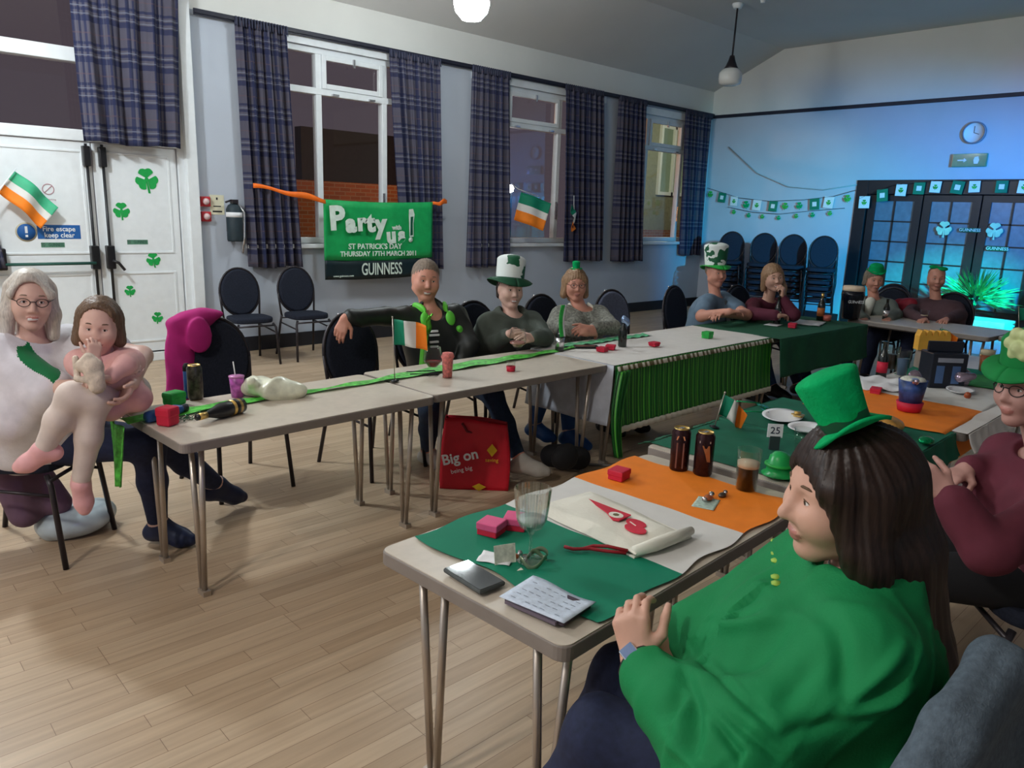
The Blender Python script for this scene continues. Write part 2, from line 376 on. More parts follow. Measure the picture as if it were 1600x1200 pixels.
# fire exit unit in the north wall --------------------------------
x0, x1 = DOORH[0], DOORH[1]
m = MB(); frame_bars(m, x0, x1, 0, DOORH[3], .09, D-.03, D+.12)
m.box(x0+.09, x1-.09, D-.03, D+.12, 2.10, 2.20).box(x0+.09, x1-.09, D-.02, D+.12, 2.78, 2.90).box(x0+.09, x1-.09, D-.02, D+.12, 0, .09)
struct(m.obj('trim_3', 'white', bevel=.006))
struct(MB().box(2.94, 3.05, D-.10, D, 0, 3.55).obj('trim_4', 'white', bevel=.006))
struct(MB().box(.70, .80, D-.10, D, 0, 3.55).obj('trim_5', 'white', bevel=.006))
m = MB().box(x0+.09, x1-.09, D+.05, D+.054, 2.20, 2.78).box(x0+.09, x1-.09, D+.05, D+.054, 2.90, 3.46); o = m.obj('window_4', 'pane'); struct(o)
def leaf(n, a, b, hinge):
    d = bpy.data.objects.new(f'door_{n}', None); COL.objects.link(d); d['kind'] = 'structure'
    MB().box(a, b, D-.005, D+.04, .10, 2.095).obj('door_leaf', 'white', d, bevel=.004)
    m = MB(); frame_bars(m, a+.07, b-.07, 1.08, 2.02, .02, D-.014, D-.004); frame_bars(m, a+.07, b-.07, .2, .9, .02, D-.014, D-.004)
    m.obj('panel_moulding', 'white', d, bevel=.003)
    return d
d1 = leaf(1, .88, 2.105, 0); d2 = leaf(2, 2.115, 2.87, 1)
def bolt(d, x):
    MB().tube([(x, D-.05, .12), (x, D-.05, 2.08)], .013).obj('vertical_bolt', 'black', d)
    m = MB().box(x-.03, x+.03, D-.075, D-.005, 1.88, 2.06).box(x-.035, x+.035, D-.085, D-.005, .94, 1.16); m.obj('bolt_housing', 'black', d, bevel=.008)
bolt(d1, 2.055); bolt(d2, 2.19)
m = MB().tube([(1.3, D-.09, 1.0), (2.05, D-.09, 1.0)], .014); m.obj('push_bar', col('dark_green_metal', (.02, .09, .07)), d1)
MB().box(1.26, 1.34, D-.10, D-.005, .95, 1.14).obj('bar_bracket', 'black', d1, bevel=.01)
m = MB().tube([(2.19, D-.10, 1.02), (2.24, D-.11, 1.0), (2.29, D-.11, .93)], .014); m.obj('door_handle', 'black', d2)
# curtains ---------------------------------------------------------
def curtain(label, xt0, xt1, xb0, xb1, zt, zb, y=7.9, ph=0., nf=7, z_wave=.01):
    c = thing('curtain', label, 'curtain', ((xt0+xt1)/2, y, zb), group=None)
    cx = (xt0+xt1)/2
    def fn(u, v):
        t = 1-(1-v)**1.0; a = xt0+(xb0-xt0)*(1-v); b = xt1+(xb1-xt1)*(1-v)
        amp = .012+.035*(1-v)**.6
        x = a+(b-a)*u; yy = amp*math.sin(2*PI*nf*u+ph+.5*math.sin(3*v))+.012*math.sin(2*PI*nf*2.3*u+1+ph)
        z = zb+(zt-zb)*v+z_wave*math.sin(9*u+ph)*(1-v)
        return (x-cx, yy, z-zb), (u*(xt1-xt0)*1.5+ph, z)
    m = MB().grid(fn, 110, 30); m.obj('cloth', 'plaid', c, solid=.004)
    def hd(u, v):
        yy = .018*math.sin(2*PI*nf*3*u+ph)
        return (xt0-.005+(xt1-xt0+.01)*u-cx, yy-.006, (zt-.055+.085*v+.008*math.sin(2*PI*nf*3*u))-zb), (u*(xt1-xt0)*1.5, .05*v)
    MB().grid(hd, 110, 3).obj('heading', col('navy_heading', (.03, .035, .07)), c, solid=.006)
    return c
curtain('short wide plaid curtain above the fire exit doors', 2.0, 2.92, 2.02, 2.86, 3.50, 2.09, 7.82, .4, 5)
curtain('long plaid curtain on the left of the window nearest the fire exit', 3.50, 4.06, 3.55, 4.18, 3.38, .92, 7.9, 1.3, 6)
curtain('long plaid curtain behind the right end of the green party banner', 5.34, 6.08, 5.55, 6.15, 3.37, .84, 7.9, .2, 7)
curtain('long plaid curtain on the left of the middle window', 6.60, 7.26, 6.58, 7.40, 3.38, .85, 7.9, 2.2, 6)
curtain('long plaid curtain on the right of the middle window, beside a small flag', 8.33, 9.17, 8.45, 9.36, 3.38, .90, 7.9, 3.1, 7)
curtain('long plaid curtain on the left of the window nearest the far corner', 9.56, 10.23, 9.62, 10.41, 3.38, .87, 7.9, .9, 6)
curtain('dim plaid curtain hanging in the far corner of the hall', 11.33, 12.12, 11.5, 12.12, 3.37, .95, 7.9, 1.9, 7)
curtain('narrow strip of plaid curtain at the left picture edge', .55, .95, .6, 1.33, 3.50, .98, 7.86, 1.9, 5)
# outside -----------------------------------------------------------
b = thing('neighbour_house', 'rendered house with brick base seen through the far window', 'building', (16.5, 13.0, 0))
MB().box(-1.9, 5, 0, .3, 1.25, 6).obj('rendered_wall', col('olive_render', (.25, .25, .17), rough=.9), b)
MB().box(-1.9, 5, -.05, .3, -.2, 1.25).obj('brick_base', 'brick', b)
m = MB(); frame_bars(m, -.55, .75, 1.9, 3.75, .09, -.08, 0); m.box(-.55, .75, -.08, 0, 3.05, 3.15).box(.06, .14, -.08, 0, 1.9, 3.75)
wf = m.obj('window', 'white', b, loc=(1.55, 0, .3)); MB().box(-.5, .7, .0, .02, 1.95, 3.7).obj('lit_blind', mat('lit_blind', (.6, .65, .55), emit=(.55, .7, .5), estr=.35), wf)
m = MB().box(-3, 2.9, 0, .22, -.1, 2.05); o = tag(m.obj('garden_wall', 'brick', loc=(7.2, 13.2, 0)), 'orange lit brick garden wall outside beyond the banner window', 'wall')
m = MB().box(-1.6, 2.8, 0, .3, 1.5, 3.4).box(-1.6, 2.8, -.1, .3, -.1, 1.5); o = tag(m.obj('outbuilding', col('dark_shed', (.06, .045, .04)), loc=(10.6, 17, 0)), 'dark outbuilding in the night outside the middle window', 'building')
def street_lamp(x, y, z, c, p, label, zz=0):
    t = thing('street_lamp', label, 'lamp', (x, y, -.1))
    MB().tube([(0, 0, 0), (0, 0, z)], .05).obj('pole', 'blackm', t)
    MB().lathe([(.0, .0), (.07, .03), (.09, .1), (.05, .17), (0, .18)], (0, 0, z), 16).obj('lantern', mat('lantern_'+str(round(x)), c, emit=c, estr=p), t)
street_lamp(12.6, 13.6, 2.15, (.9, .95, 1), 40, 'small white lamp shining outside the middle window')
street_lamp(8.6, 9.6, 1.7, (1, .45, .08), 25, 'amber lamp glowing outside at the left side of middle window')
light('street_glow', 'POINT', (8.8, 11.0, 3.2), 120, (1, .42, .1), .15)
light('street_glow', 'POINT', (16.4, 10.8, 3.4), 120, (.9, .95, .6), .15)
# pendants ------------------------------------------------------------
def pendant(x, y, z, lit, label):
    t = thing('pendant_lamp', label, 'lamp', (x, y, z))
    MB().tube([(0, 0, .2), (.02, 0, ZC-z-.06)], .012).obj('rod', 'cframe', t)
    MB().lathe([(.03, .30), (.045, .24), (.075, .17), (.10, .13)], n=24).obj('gallery', 'cframe', t)
    MB().lathe([(.05, ZC-z-.06), (.07, ZC-z-.02), (.07, ZC-z)], (.02, 0, 0), 20).obj('ceiling_rose', 'white', t)
    if lit: MB().lathe([(0, -.14), (.09, -.125), (.15, -.06), (.17, .02), (.15, .09), (.10, .14), (.0, .15)], n=32).obj('globe', 'globe', t)
    else: MB().lathe([(0, -.08), (.09, -.075), (.14, -.05), (.15, -.0), (.15, .08), (.12, .12), (.09, .14), (.05, .145)], n=32).obj('glass_shade', 'opal', t)
    return t
pendant(4.9, 5.9, 3.47, True, 'brightly lit round glass pendant lamp under the ceiling')
pendant(9.4, 5.9, 3.42, False, 'unlit opal glass pendant lamp near the far corner')
for px in (9.05, 9.27):
    t = thing('smoke_detector', 'small white fitting on ceiling, %s of two beside the pendant rod' % ('left' if px > 9.2 else 'right'), 'detector', (px, 5.45, ZC))
    MB().lathe([(.0, -.09), (.03, -.09), (.035, -.03), (.06, -.02), (.06, 0)], n=16).obj('housing', 'white', t)
# shamrock cut-outs ---------------------------------------------------
def shamrock_outline(s=1, n=10):
    pts = []
    lob = lambda a: [(math.cos(t)*a, math.sin(t)*a) for t in ()]
    out = []
    for th in (-30, 90, 210):
        A = math.radians(th); c, q = math.cos(A), math.sin(A)
        leaf = []
        for i in range(n+1):
            t = i/n; # heart pointing outward
            ang = -PI*.5+PI*t
            rr = .52*(1-.28*math.exp(-((t-.5)/.10)**2))
            x = .30+rr*math.cos(ang*.95)*.62+.02; y = .40*math.sin(ang)*1.0
            leaf.append((x, y))
        leaf = [(.10, -.06)]+leaf+[(.10, .06)]
        out += [(x*c-y*q, x*q+y*c) for x, y in leaf]
    # order: -30 lobe, 90 lobe, 210 lobe (ccw), stem between 210 and -30
    out += [(-.05, -.12), (-.03, -.75), (.09, -.78), (.04, -.12)]
    return [(x*s*.5, y*s*.5) for x, y in out]
def shamrock(loc, s, label, rotz=0, tilt=0, m='green', wall='n', group=None):
    ux = Vector((math.cos(tilt), 0, math.sin(tilt))); uy = Vector((-math.sin(tilt), 0, math.cos(tilt)))
    o = MB().prism(shamrock_outline(s), (0, 0, 0), ux, uy, (0, -1, 0), .004).obj('shamrock_cutout', m, loc=loc, rot=rotz)
    return tag(o, label, 'decoration', group)
yd = D-.0055
SG = 'shamrock cut-outs stuck on the fire door'
for x, z, s, t, lb in ((2.58, 1.79, .30, .1, 'largest green shamrock cut-out, topmost on the white fire door'), (2.33, 1.49, .21, 0, 'green shamrock cut-out beside the black bolt, second from the top'),
                  (2.59, 1.02, .19, .1, 'green shamrock cut-out just right of the small printed strip'), (2.35, .72, .14, 0, 'small green shamrock cut-out low on fire door by the bolt'), (2.59, .44, .15, -.1, 'lowest green shamrock cut-out on the white fire door')):
    shamrock((x, yd, z), s*1.15, lb, tilt=t, group=SG, m=col('shamrock_card', (.01, .36, .07), rough=.6))
# small prints on doors
def strip(x, z, d, lb):
    t = thing('printed_strip', lb, 'sticker', (x, yd-.0008, z))
    MB().box(-.09, .10, -.0008, .0008, -.022, .022).obj('backing', col('strip_green', (.10, .24, .16)), t)
    text('lettering', 'GUINNESS', (.03, -.0016, 0), (PI/2, 0, 0), .042, col('strip_dark', (.0, .04, .03)), t, sx=.62, ext=.0004)
    text('lettering', 'TO', (-.075, -.0016, 0), (PI/2, 0, 0), .04, 'black', t, sx=.6, ext=.0004)
strip(1.72, 1.165, 0, 'dark green printed strip under the blue fire notice'); strip(2.45, 1.19, 0, 'dark green printed strip on the shamrock door')
t = thing('fire_notice', 'blue fire escape keep clear notice on the white door', 'sign', (1.74, yd-.0008, 1.28))
MB().box(-.13, .22, -.0008, .0008, -.06, .065).obj('blue_field', col('notice_blue', (.015, .11, .36)), t)
m = MB().lathe([(0, 0), (.072, 0), (.072, .002), (0, .002)], n=28, tilt=Matrix.Rotation(PI/2, 3, 'X')); m.obj('roundel', col('notice_blue', (0, 0, 0)), t, loc=(-.215, 0, .0))
m = MB().lathe([(0, 0), (.085, 0), (.085, .0012), (0, .0012)], n=28, tilt=Matrix.Rotation(PI/2, 3, 'X')); m.obj('roundel_rim', col('notice_tan', (.55, .50, .36)), t, loc=(-.215, 0, .0))
MB().box(-.01, .01, -.005, -.002, -.01, .05).box(-.01, .01, -.005, -.002, -.045, -.025).obj('exclamation_mark', 'white', t, loc=(-.215, 0, 0))
text('lettering', 'Fire escape', (.045, -.002, .028), (PI/2, 0, 0), .062, 'white', t, sx=.95, ext=.0004, bold=.001)
text('lettering', 'keep clear', (.045, -.002, -.028), (PI/2, 0, 0), .062, 'white', t, sx=.95, ext=.0004, bold=.001)
t = thing('no_smoking_sticker', 'faint round no smoking sticker on the white door', 'sticker', (1.73, yd-.0006, 1.66))
MB().tube([(.045*math.cos(a*PI/12), 0, .045*math.sin(a*PI/12)) for a in range(24)], .004, 6, close=True).tube([(-.03, 0, -.03), (.03, 0, .03)], .004, 6).obj('ring', col('faded_red', (.45, .25, .28)), t)
MB().box(-.025, .02, -.001, .001, -.006, .006).obj('cigarette', 'paper', t)
text('lettering', 'No smoking', (.0, -.0008, -.09), (PI/2, 0, 0), .022, col('faded_red', (0, 0, 0)), t, ext=.0003)
# sagging tricolour flag on stick at the left
def flag_cloth(mb, w, h, cells=(0, 1, 2), wave=.02, nf=1.4, vert=True, sag=0):
    def fn(u, v): return (u*w, wave*math.sin(nf*2*PI*u+v*1.4), v*h-sag*u*u), (u, v)
    return mb.grid(fn, 30, 8, mif=lambda u, v: min(2, int((u if vert else v)*3)))
t = thing('irish_flag', 'large tricolour flag drooping on the left fire door', 'flag', (1.47, 7.86, 1.80), (0, math.radians(38), .12))
flag_cloth(MB(), .42, .24, vert=False, sag=.05, wave=.03).obj('cloth', ['flago', 'flagw', col('flag_mint', (.05, .42, .22))], t, solid=.002, loc=(0, 0, -.24))
MB().tube([(-.01, 0, .02), (-.01, 0, -.42)], .005, 8).obj('stick', 'white', t)
for x, z, ry, w, rz, lb in ((7.38, 1.90, 14, .46, -.45, 'small tricolour flag hanging in the middle window pane'), (8.52, 1.74, 62, .30, .5, 'small drooping tricolour flag on the right curtain of the middle window')):
    t = thing('irish_flag', lb, 'flag', (x, 7.80, z), (0, math.radians(ry), rz))
    if ry < 40: flag_cloth(MB(), w, w*.85, vert=False, sag=.03, wave=.02).obj('cloth', ['flago', 'flagw', 'flagg'], t, solid=.002, loc=(.05, 0, -w*.88))
    else: flag_cloth(MB(), w*1.25, w*.35, vert=True, sag=.06, wave=.03).obj('cloth', ['flagg', 'flagw', 'flago'], t, solid=.002, loc=(0, 0, -w*.3))
    MB().tube([(-.12, .0, .05), (.0, 0, .01), (.3 if ry < 40 else .2, 0, -.0)], .005, 8).obj('stick', 'white', t)
# banner ---------------------------------------------------------------
t = thing('party_banner', 'green and black party banner taped between two curtains', 'banner', (4.39, 7.80, .77))
bw = 1.50; bh = .90
def bf(z0, z1):
    return lambda u, v: ((u*bw, .02*math.sin(5*u+.5)+.01*math.sin(17*u+z0*3), z0+(z1-z0)*v-.02*math.sin(PI*u)+(.02*u)), (u, v))
MB().grid(bf(.22, .90), 40, 8).obj('green_field', col('banner_green', (.01, .38, .10), rough=.45), t, solid=.003)
MB().grid(bf(0, .22), 40, 4).obj('black_field', col('banner_black', (.008, .02, .025), rough=.45), t, solid=.003)
WL = col('banner_white', (.72, .85, .76)); R0 = (PI/2, 0, 0)
yb = -.028
for ch, x, z, s in (('P', .145, .685, .36), ('a', .325, .635, .28), ('r', .47, .65, .27), ('t', .59, .645, .29), ('y', .73, .635, .30)):
    text('lettering', ch, (x, yb, z), (PI/2, -.06, 0), s, WL, t, sx=1.05, bold=.016, ext=.002)
text('lettering', 'with', (.96, yb, .60), (PI/2, -.03, 0), .075, WL, t, bold=.003, ext=.002)
for ch, x, z, s in (('u', .88, .50, .25), ('s', 1.03, .51, .23)): text('lettering', ch, (x, yb, z), (PI/2, -.08, 0), s, WL, t, sx=1.05, bold=.014, ext=.002)
m = MB().prism([(-.03, 0), (.03, 0), (.045, .16), (.075, .26), (.06, .33), (0, .33), (-.01, .26)], (1.18, yb+.004, .49), (1, 0, .12), (-.12, 0, 1), (0, -1, 0), .003).obj('pint_mark', WL, t)
MB().prism([(-.018, .02), (.018, .02), (.03, .15), (.05, .24), (.012, .24)], (1.18, yb-.001, .49), (1, 0, .12), (-.12, 0, 1), (0, -1, 0), .003).obj('pint_mark', col('deep_green', (.0, .1, .05)), t)
MB().lathe([(0, 0), (.03, 0), (.03, .003), (0, .003)], n=16, tilt=Matrix.Rotation(PI/2, 3, 'X')).obj('pint_mark', WL, t, loc=(1.165, yb+.001, .455))
text('lettering', "ST PATRICK'S DAY", (.66, yb, .375), R0, .088, WL, t, sx=1.02, bold=.002, ext=.002)
text('lettering', 'THURSDAY 17TH MARCH 2011', (.72, yb, .29), R0, .080, WL, t, sx=.98, bold=.002, ext=.002)
text('lettering', 'GUINNESS', (.75, yb, .105), R0, .20, WL, t, sx=.62, bold=.002, ext=.002)
text('lettering', 'www.guinness.com', (.22, yb, .04), R0, .035, WL, t, ext=.002)
def ribbon(x0, z0, x1, z1, lb, y0=7.82, y1=7.78):
    def fn(u, v): return (x0+(x1-x0)*u, y0+(y1-y0)*u-.045*math.sin(PI*u), z0+(z1-z0)*u+.05*(v-.5)*(1-.3*math.sin(7*u))+.01*math.sin(11*u)), (u, v)
    return tag(MB().grid(fn, 24, 2).obj('orange_ribbon', 'orange', solid=.003), lb, 'ribbon')
ribbon(3.58, 1.78, 4.40, 1.65, 'orange ribbon tying banner to the left curtain'); ribbon(5.88, 1.66, 6.12, 1.71, 'orange ribbon tying banner to the right curtain')
# call point, notice, dispenser ------------------------------------------
for z, nm, lb in ((1.60, 'fire_call_point', 'red fire call point by the door post, upper one'), (1.45, 'fire_call_point', 'round red alarm sounder just under the call point')):
    t = thing(nm, lb, 'alarm', (3.13, D, z))
    MB().box(-.05, .05, -.045, 0, -.05, .05).obj('box_body', col('alarm_red', (.5, .03, .04)), t, bevel=.008)
    MB().lathe([(0, 0), (.034, 0), (.03, .02), (0, .026)], (0, -.045, 0), 20, tilt=Matrix.Rotation(PI/2, 3, 'X')).obj('disc', col('alarm_face', (.75, .55, .55)), t)
t = thing('wall_notice', 'small cream notice on the wall beside the red call point', 'sign', (3.26, D-.001, 1.57))
MB().box(-.075, .075, -.003, 0, -.10, .10).obj('card', col('cream_card', (.72, .70, .52)), t)
MB().box(-.008, .008, -.005, -.003, .05, .075).box(-.05, .05, -.0045, -.003, -.075, -.06).box(-.04, .04, -.0045, -.003, -.02, -.01).obj('print', 'black', t)
t = thing('extinguisher', 'black and white fire extinguisher hung on the wall by the curtain', 'extinguisher', (3.40, D-.09, 1.20))
MB().lathe([(0, 0), (.075, .0), (.08, .02), (.08, .33), (.06, .37), (.03, .39), (0, .39)], n=24).obj('body', col('ext_black', (.02, .035, .045)), t)
MB().lathe([(.082, .25), (.082, .30)], n=24).obj('label_band', 'paper', t)
MB().box(-.03, .03, -.05, .02, .39, .43).tube([(-.03, 0, .42), (-.09, -.01, .40)], .01).obj('valve', 'cframe', t)
MB().tube([(.02, -.02, .4), (.09, -.05, .3), (.075, -.06, .05), (.05, -.05, -.12)], .011).obj('hose', 'silver', t)
MB().box(-.05, .05, .06, .09, .1, .3).obj('bracket', 'black', t)
# double door, clock, exit sign, bunting on the east wall ------------------
def east_door(n, y0, y1, panes):
    d = bpy.data.objects.new(f'door_{n}', None); COL.objects.link(d); d['kind'] = 'structure'
    X = L_
    m = MB(); ya, yb_ = min(y0, y1), max(y0, y1)
    m.box(X+.02, X+.07, ya, ya+.11, .02, 2.05).box(X+.02, X+.07, yb_-.11, yb_, .02, 2.05).box(X+.02, X+.07, ya+.11, yb_-.11, 1.96, 2.05).box(X+.02, X+.07, ya+.11, yb_-.11, .02, .45)
    w = (yb_-ya-.22)
    m.box(X+.03, X+.06, (ya+yb_)/2-.012, (ya+yb_)/2+.012, .45, 1.96)
    for k in range(1, 5): m.box(X+.03, X+.06, ya+.11, yb_-.11, .45+k*.302-.01, .45+k*.302+.01)
    m.obj('door_frame', col('dark_door_wood', (.012, .012, .016), rough=.35), d)
    MB().box(X+.043, X+.048, ya+.11, yb_-.11, .45, 1.96).obj('pane', col('door_glass_frosted', (.10, .17, .24), rough=.25, spec=.6), d)
east_door(3, 4.28, 5.06, 2); east_door(4, 3.5, 4.26, 2); east_door(5, 2.72, 3.48, 2)
m = MB().box(L_-.02, L_+.12, 5.08, 5.26, 0, 2.27).box(L_-.02, L_+.12, 2.2, 2.70, 0, 2.27).box(L_-.02, L_+.12, 2.7, 5.08, 2.06, 2.27)
struct(m.obj('trim_6', col('dark_door_wood', (0, 0, 0)), bevel=.006))
struct(MB().box(L_+.12, L_+.2, 2.2, 5.26, 0, 2.3).obj('wall_east', 'blackm'))
RE = (PI/2, 0, -PI/2)
t = thing('wall_clock', 'round wall clock above the double doors', 'clock', (L_, 3.72, 2.90))
TI = Matrix.Rotation(-PI/2, 3, 'Y')
MB().lathe([(0, 0), (.15, 0), (.15, .04), (.13, .045), (.13, .03), (0, .03)], n=36, tilt=TI, mis=[0, 0, 0, 0, 1]).obj('case', [col('clock_case', (.25, .27, .33), metal=.4), 'paper'], t)
MB().box(-.034, -.032, -.004, .004, 0, .09).obj('clock_hand', 'black', t); MB().box(-.036, -.034, -.004, .004, 0, .07).obj('clock_hand', 'black', t, rot=(1.9, 0, 0))
t = thing('exit_sign', 'green and white fire exit sign above the double doors', 'sign', (L_, 3.72, 2.53))
MB().box(-.05, 0, -.22, .22, -.09, .09).obj('sign_box', mat('exit_sign_face', (.02, .22, .13), rough=.08, spec=.8), t, bevel=.006)
MB().prism([(-.02, -.05), (.02, -.05), (.03, .0), (.015, .05), (-.02, .04), (-.03, .0)], (-.051, -.09, 0), (0, -1.2, 0), (0, 0, 1), (-1, 0, 0), .002).obj('running_figure', 'paper', t)
MB().prism([(-.06, -.008), (.02, -.008), (.02, -.03), (.06, 0), (.02, .03), (.02, .008), (-.06, .008)], (-.051, .09, 0), (0, -1, 0), (0, 0, 1), (-1, 0, 0), .002).obj('arrow', 'paper', t)
def bunting(path, n, size, lb, kinds, name='bunting', txt=None, drop=.0, x=L_-.03):
    t = thing(name, lb, 'bunting', (x, path[0][0], path[0][1]))
    P = [Vector((0, a-path[0][0], b-path[0][1])) for a, b in path]
    # catmull sampling
    pts = []
    for i in range(len(P)-1):
        for k in range(8): pts.append(P[i].lerp(P[i+1], k/8))
    pts.append(P[-1]); MB().tube(pts, .004, 6).obj('cord', 'black', t)
    Ls = [0]
    for a, b in zip(pts, pts[1:]): Ls.append(Ls[-1]+(b-a).length)
    for k in range(n):
        s = (k+.5)/n*Ls[-1]; i = max(j for j in range(len(Ls)) if Ls[j] <= s); p = pts[min(i, len(pts)-1)]
        kd = kinds[k % len(kinds)]; q = size*(.92+.16*random.random()); a = random.uniform(-.16, .16)
        uy = Vector((0, math.sin(a), math.cos(a))); ux = Vector((0, -math.cos(a), math.sin(a)))
        if kd == 's': MB().prism(shamrock_outline(q*1.1), p-uy*q*.55, ux, uy, (-1, 0, 0), .003).obj('shamrock', 'greenfelt' if k % 2 else 'tgreen', t)
        else:
            c = MB().prism([(-q*.45, 0), (-q*.45, -q), (q*.45, -q), (q*.45, 0)], p, ux, uy, (-1, 0, 0), .003).obj('pennant', 'flagg' if kd == 'g' else ('paper' if kd == 'w' else 'flago'), t)
            if kd == 'w': MB().prism(shamrock_outline(q*.7), p-uy*q*.5+Vector((-.004, 0, 0)), ux, uy, (-1, 0, 0), .002).obj('shamrock', 'tgreen', c)
            else: MB().prism([(-q*.2, -q*.3), (-q*.2, -q*.7), (q*.2, -q*.7), (q*.2, -q*.3)], p+Vector((-.004, 0, 0)), ux, uy, (-1, 0, 0), .002).obj('emblem', 'paper', c)
    return t
bunting([(7.95, 2.15), (7.3, 1.98), (6.7, 1.93), (6.1, 1.96), (5.6, 2.02), (5.25, 2.12)], 11, .17, 'string of green and white shamrock flags on the wall beside the doors', 'sgwswgs')
bunting([(7.5, 1.82), (7.0, 1.74), (6.5, 1.72), (6.0, 1.78), (5.4, 1.84)], 7, .11, 'lower string of little shamrocks above the stacked chairs', 'sss')
bunting([(5.2, 1.98), (5.0, 2.07), (4.7, 2.19), (4.2, 2.245), (3.4, 2.25), (2.3, 2.25)], 11, .17, 'string of square party flags across the dark doors', 'wgwg', x=L_-.05)
t = MB().tube([(L_-.02, 7.6, 2.85), (L_-.02, 7.0, 2.4), (L_-.02, 6.4, 2.17), (L_-.02, 5.8, 2.12), (L_-.02, 5.26, 2.2)], .009, 8).obj('fairy_light_cord', col('pale_cord', (.35, .4, .42))); tag(t, 'pale sagging cord looped across the east wall above the bunting', 'cord')
for y, z, lb in ((3.92, 1.58, 'white shamrock sticker on the door glass, left of the pair'), (3.27, 1.58, 'white shamrock sticker on the door glass, right of the pair')):
    o = MB().prism(shamrock_outline(.34), (0, 0, 0), (0, -1, 0), (0, 0, 1), (-1, 0, 0), .004).obj('shamrock_sticker', col('pale_green_card', (.45, .75, .55)), loc=(L_-.002, y, z)); tag(o, lb, 'sticker')
t = thing('door_lettering', 'small pale lettering strips on the dark door glass', 'sticker', (L_-.002, 3.58, 1.57))
MB().box(0, .004, -.13, .13, -.03, .03).obj('backing', col('deep_green', (0, 0, 0)), t)
text('lettering', 'GUINNESS', (-.002, 0, 0), RE, .06, 'paper', t, ext=.0004)
t = thing('door_lettering', 'pale printed strip below the right shamrock sticker on door', 'sticker', (L_-.002, 3.2, 1.33))
MB().box(0, .004, -.13, .13, -.03, .03).obj('backing', col('deep_green', (0, 0, 0)), t)
text('lettering', 'GUINNESS', (-.002, 0, 0), RE, .06, 'paper', t, ext=.0004)
# ================================================================ smooth solid modelling: rounded bones blended into one closed skin
V = lambda *a: np.array(a if len(a) > 1 else a[0], dtype=float)
def nrm(a): a = V(a) if not isinstance(a, np.ndarray) else a; return a/(np.linalg.norm(a)+1e-12)
def frame(yaw, pitch=0, roll=0):
    """columns forward, left, up (degrees; pitch up positive, roll = tilt to the left)"""
    y, p, r = map(math.radians, (yaw, pitch, roll))
    f = V(math.cos(y)*math.cos(p), math.sin(y)*math.cos(p), math.sin(p)); l = V(-math.sin(y), math.cos(y), 0); u = np.cross(f, l)
    l2 = l*math.cos(r)-u*math.sin(r); u2 = l*math.sin(r)+u*math.cos(r)
    return np.stack([f, l2, u2], 1)
def RC(a, b, ra, rb=None, k=.02, op='u'): return ('rc', V(a), V(b), ra, ra if rb is None else rb, k, op)
def EL(c, r, F=None, k=.02, op='u'): return ('el', V(c), V(r) if hasattr(r, '__len__') else V(r, r, r), np.eye(3) if F is None else F, 0, k, op)
def PL(c, n, k=.01): return ('pl', V(c), nrm(V(n)), 0, 0, k, 's')       # cut away the side the normal points to
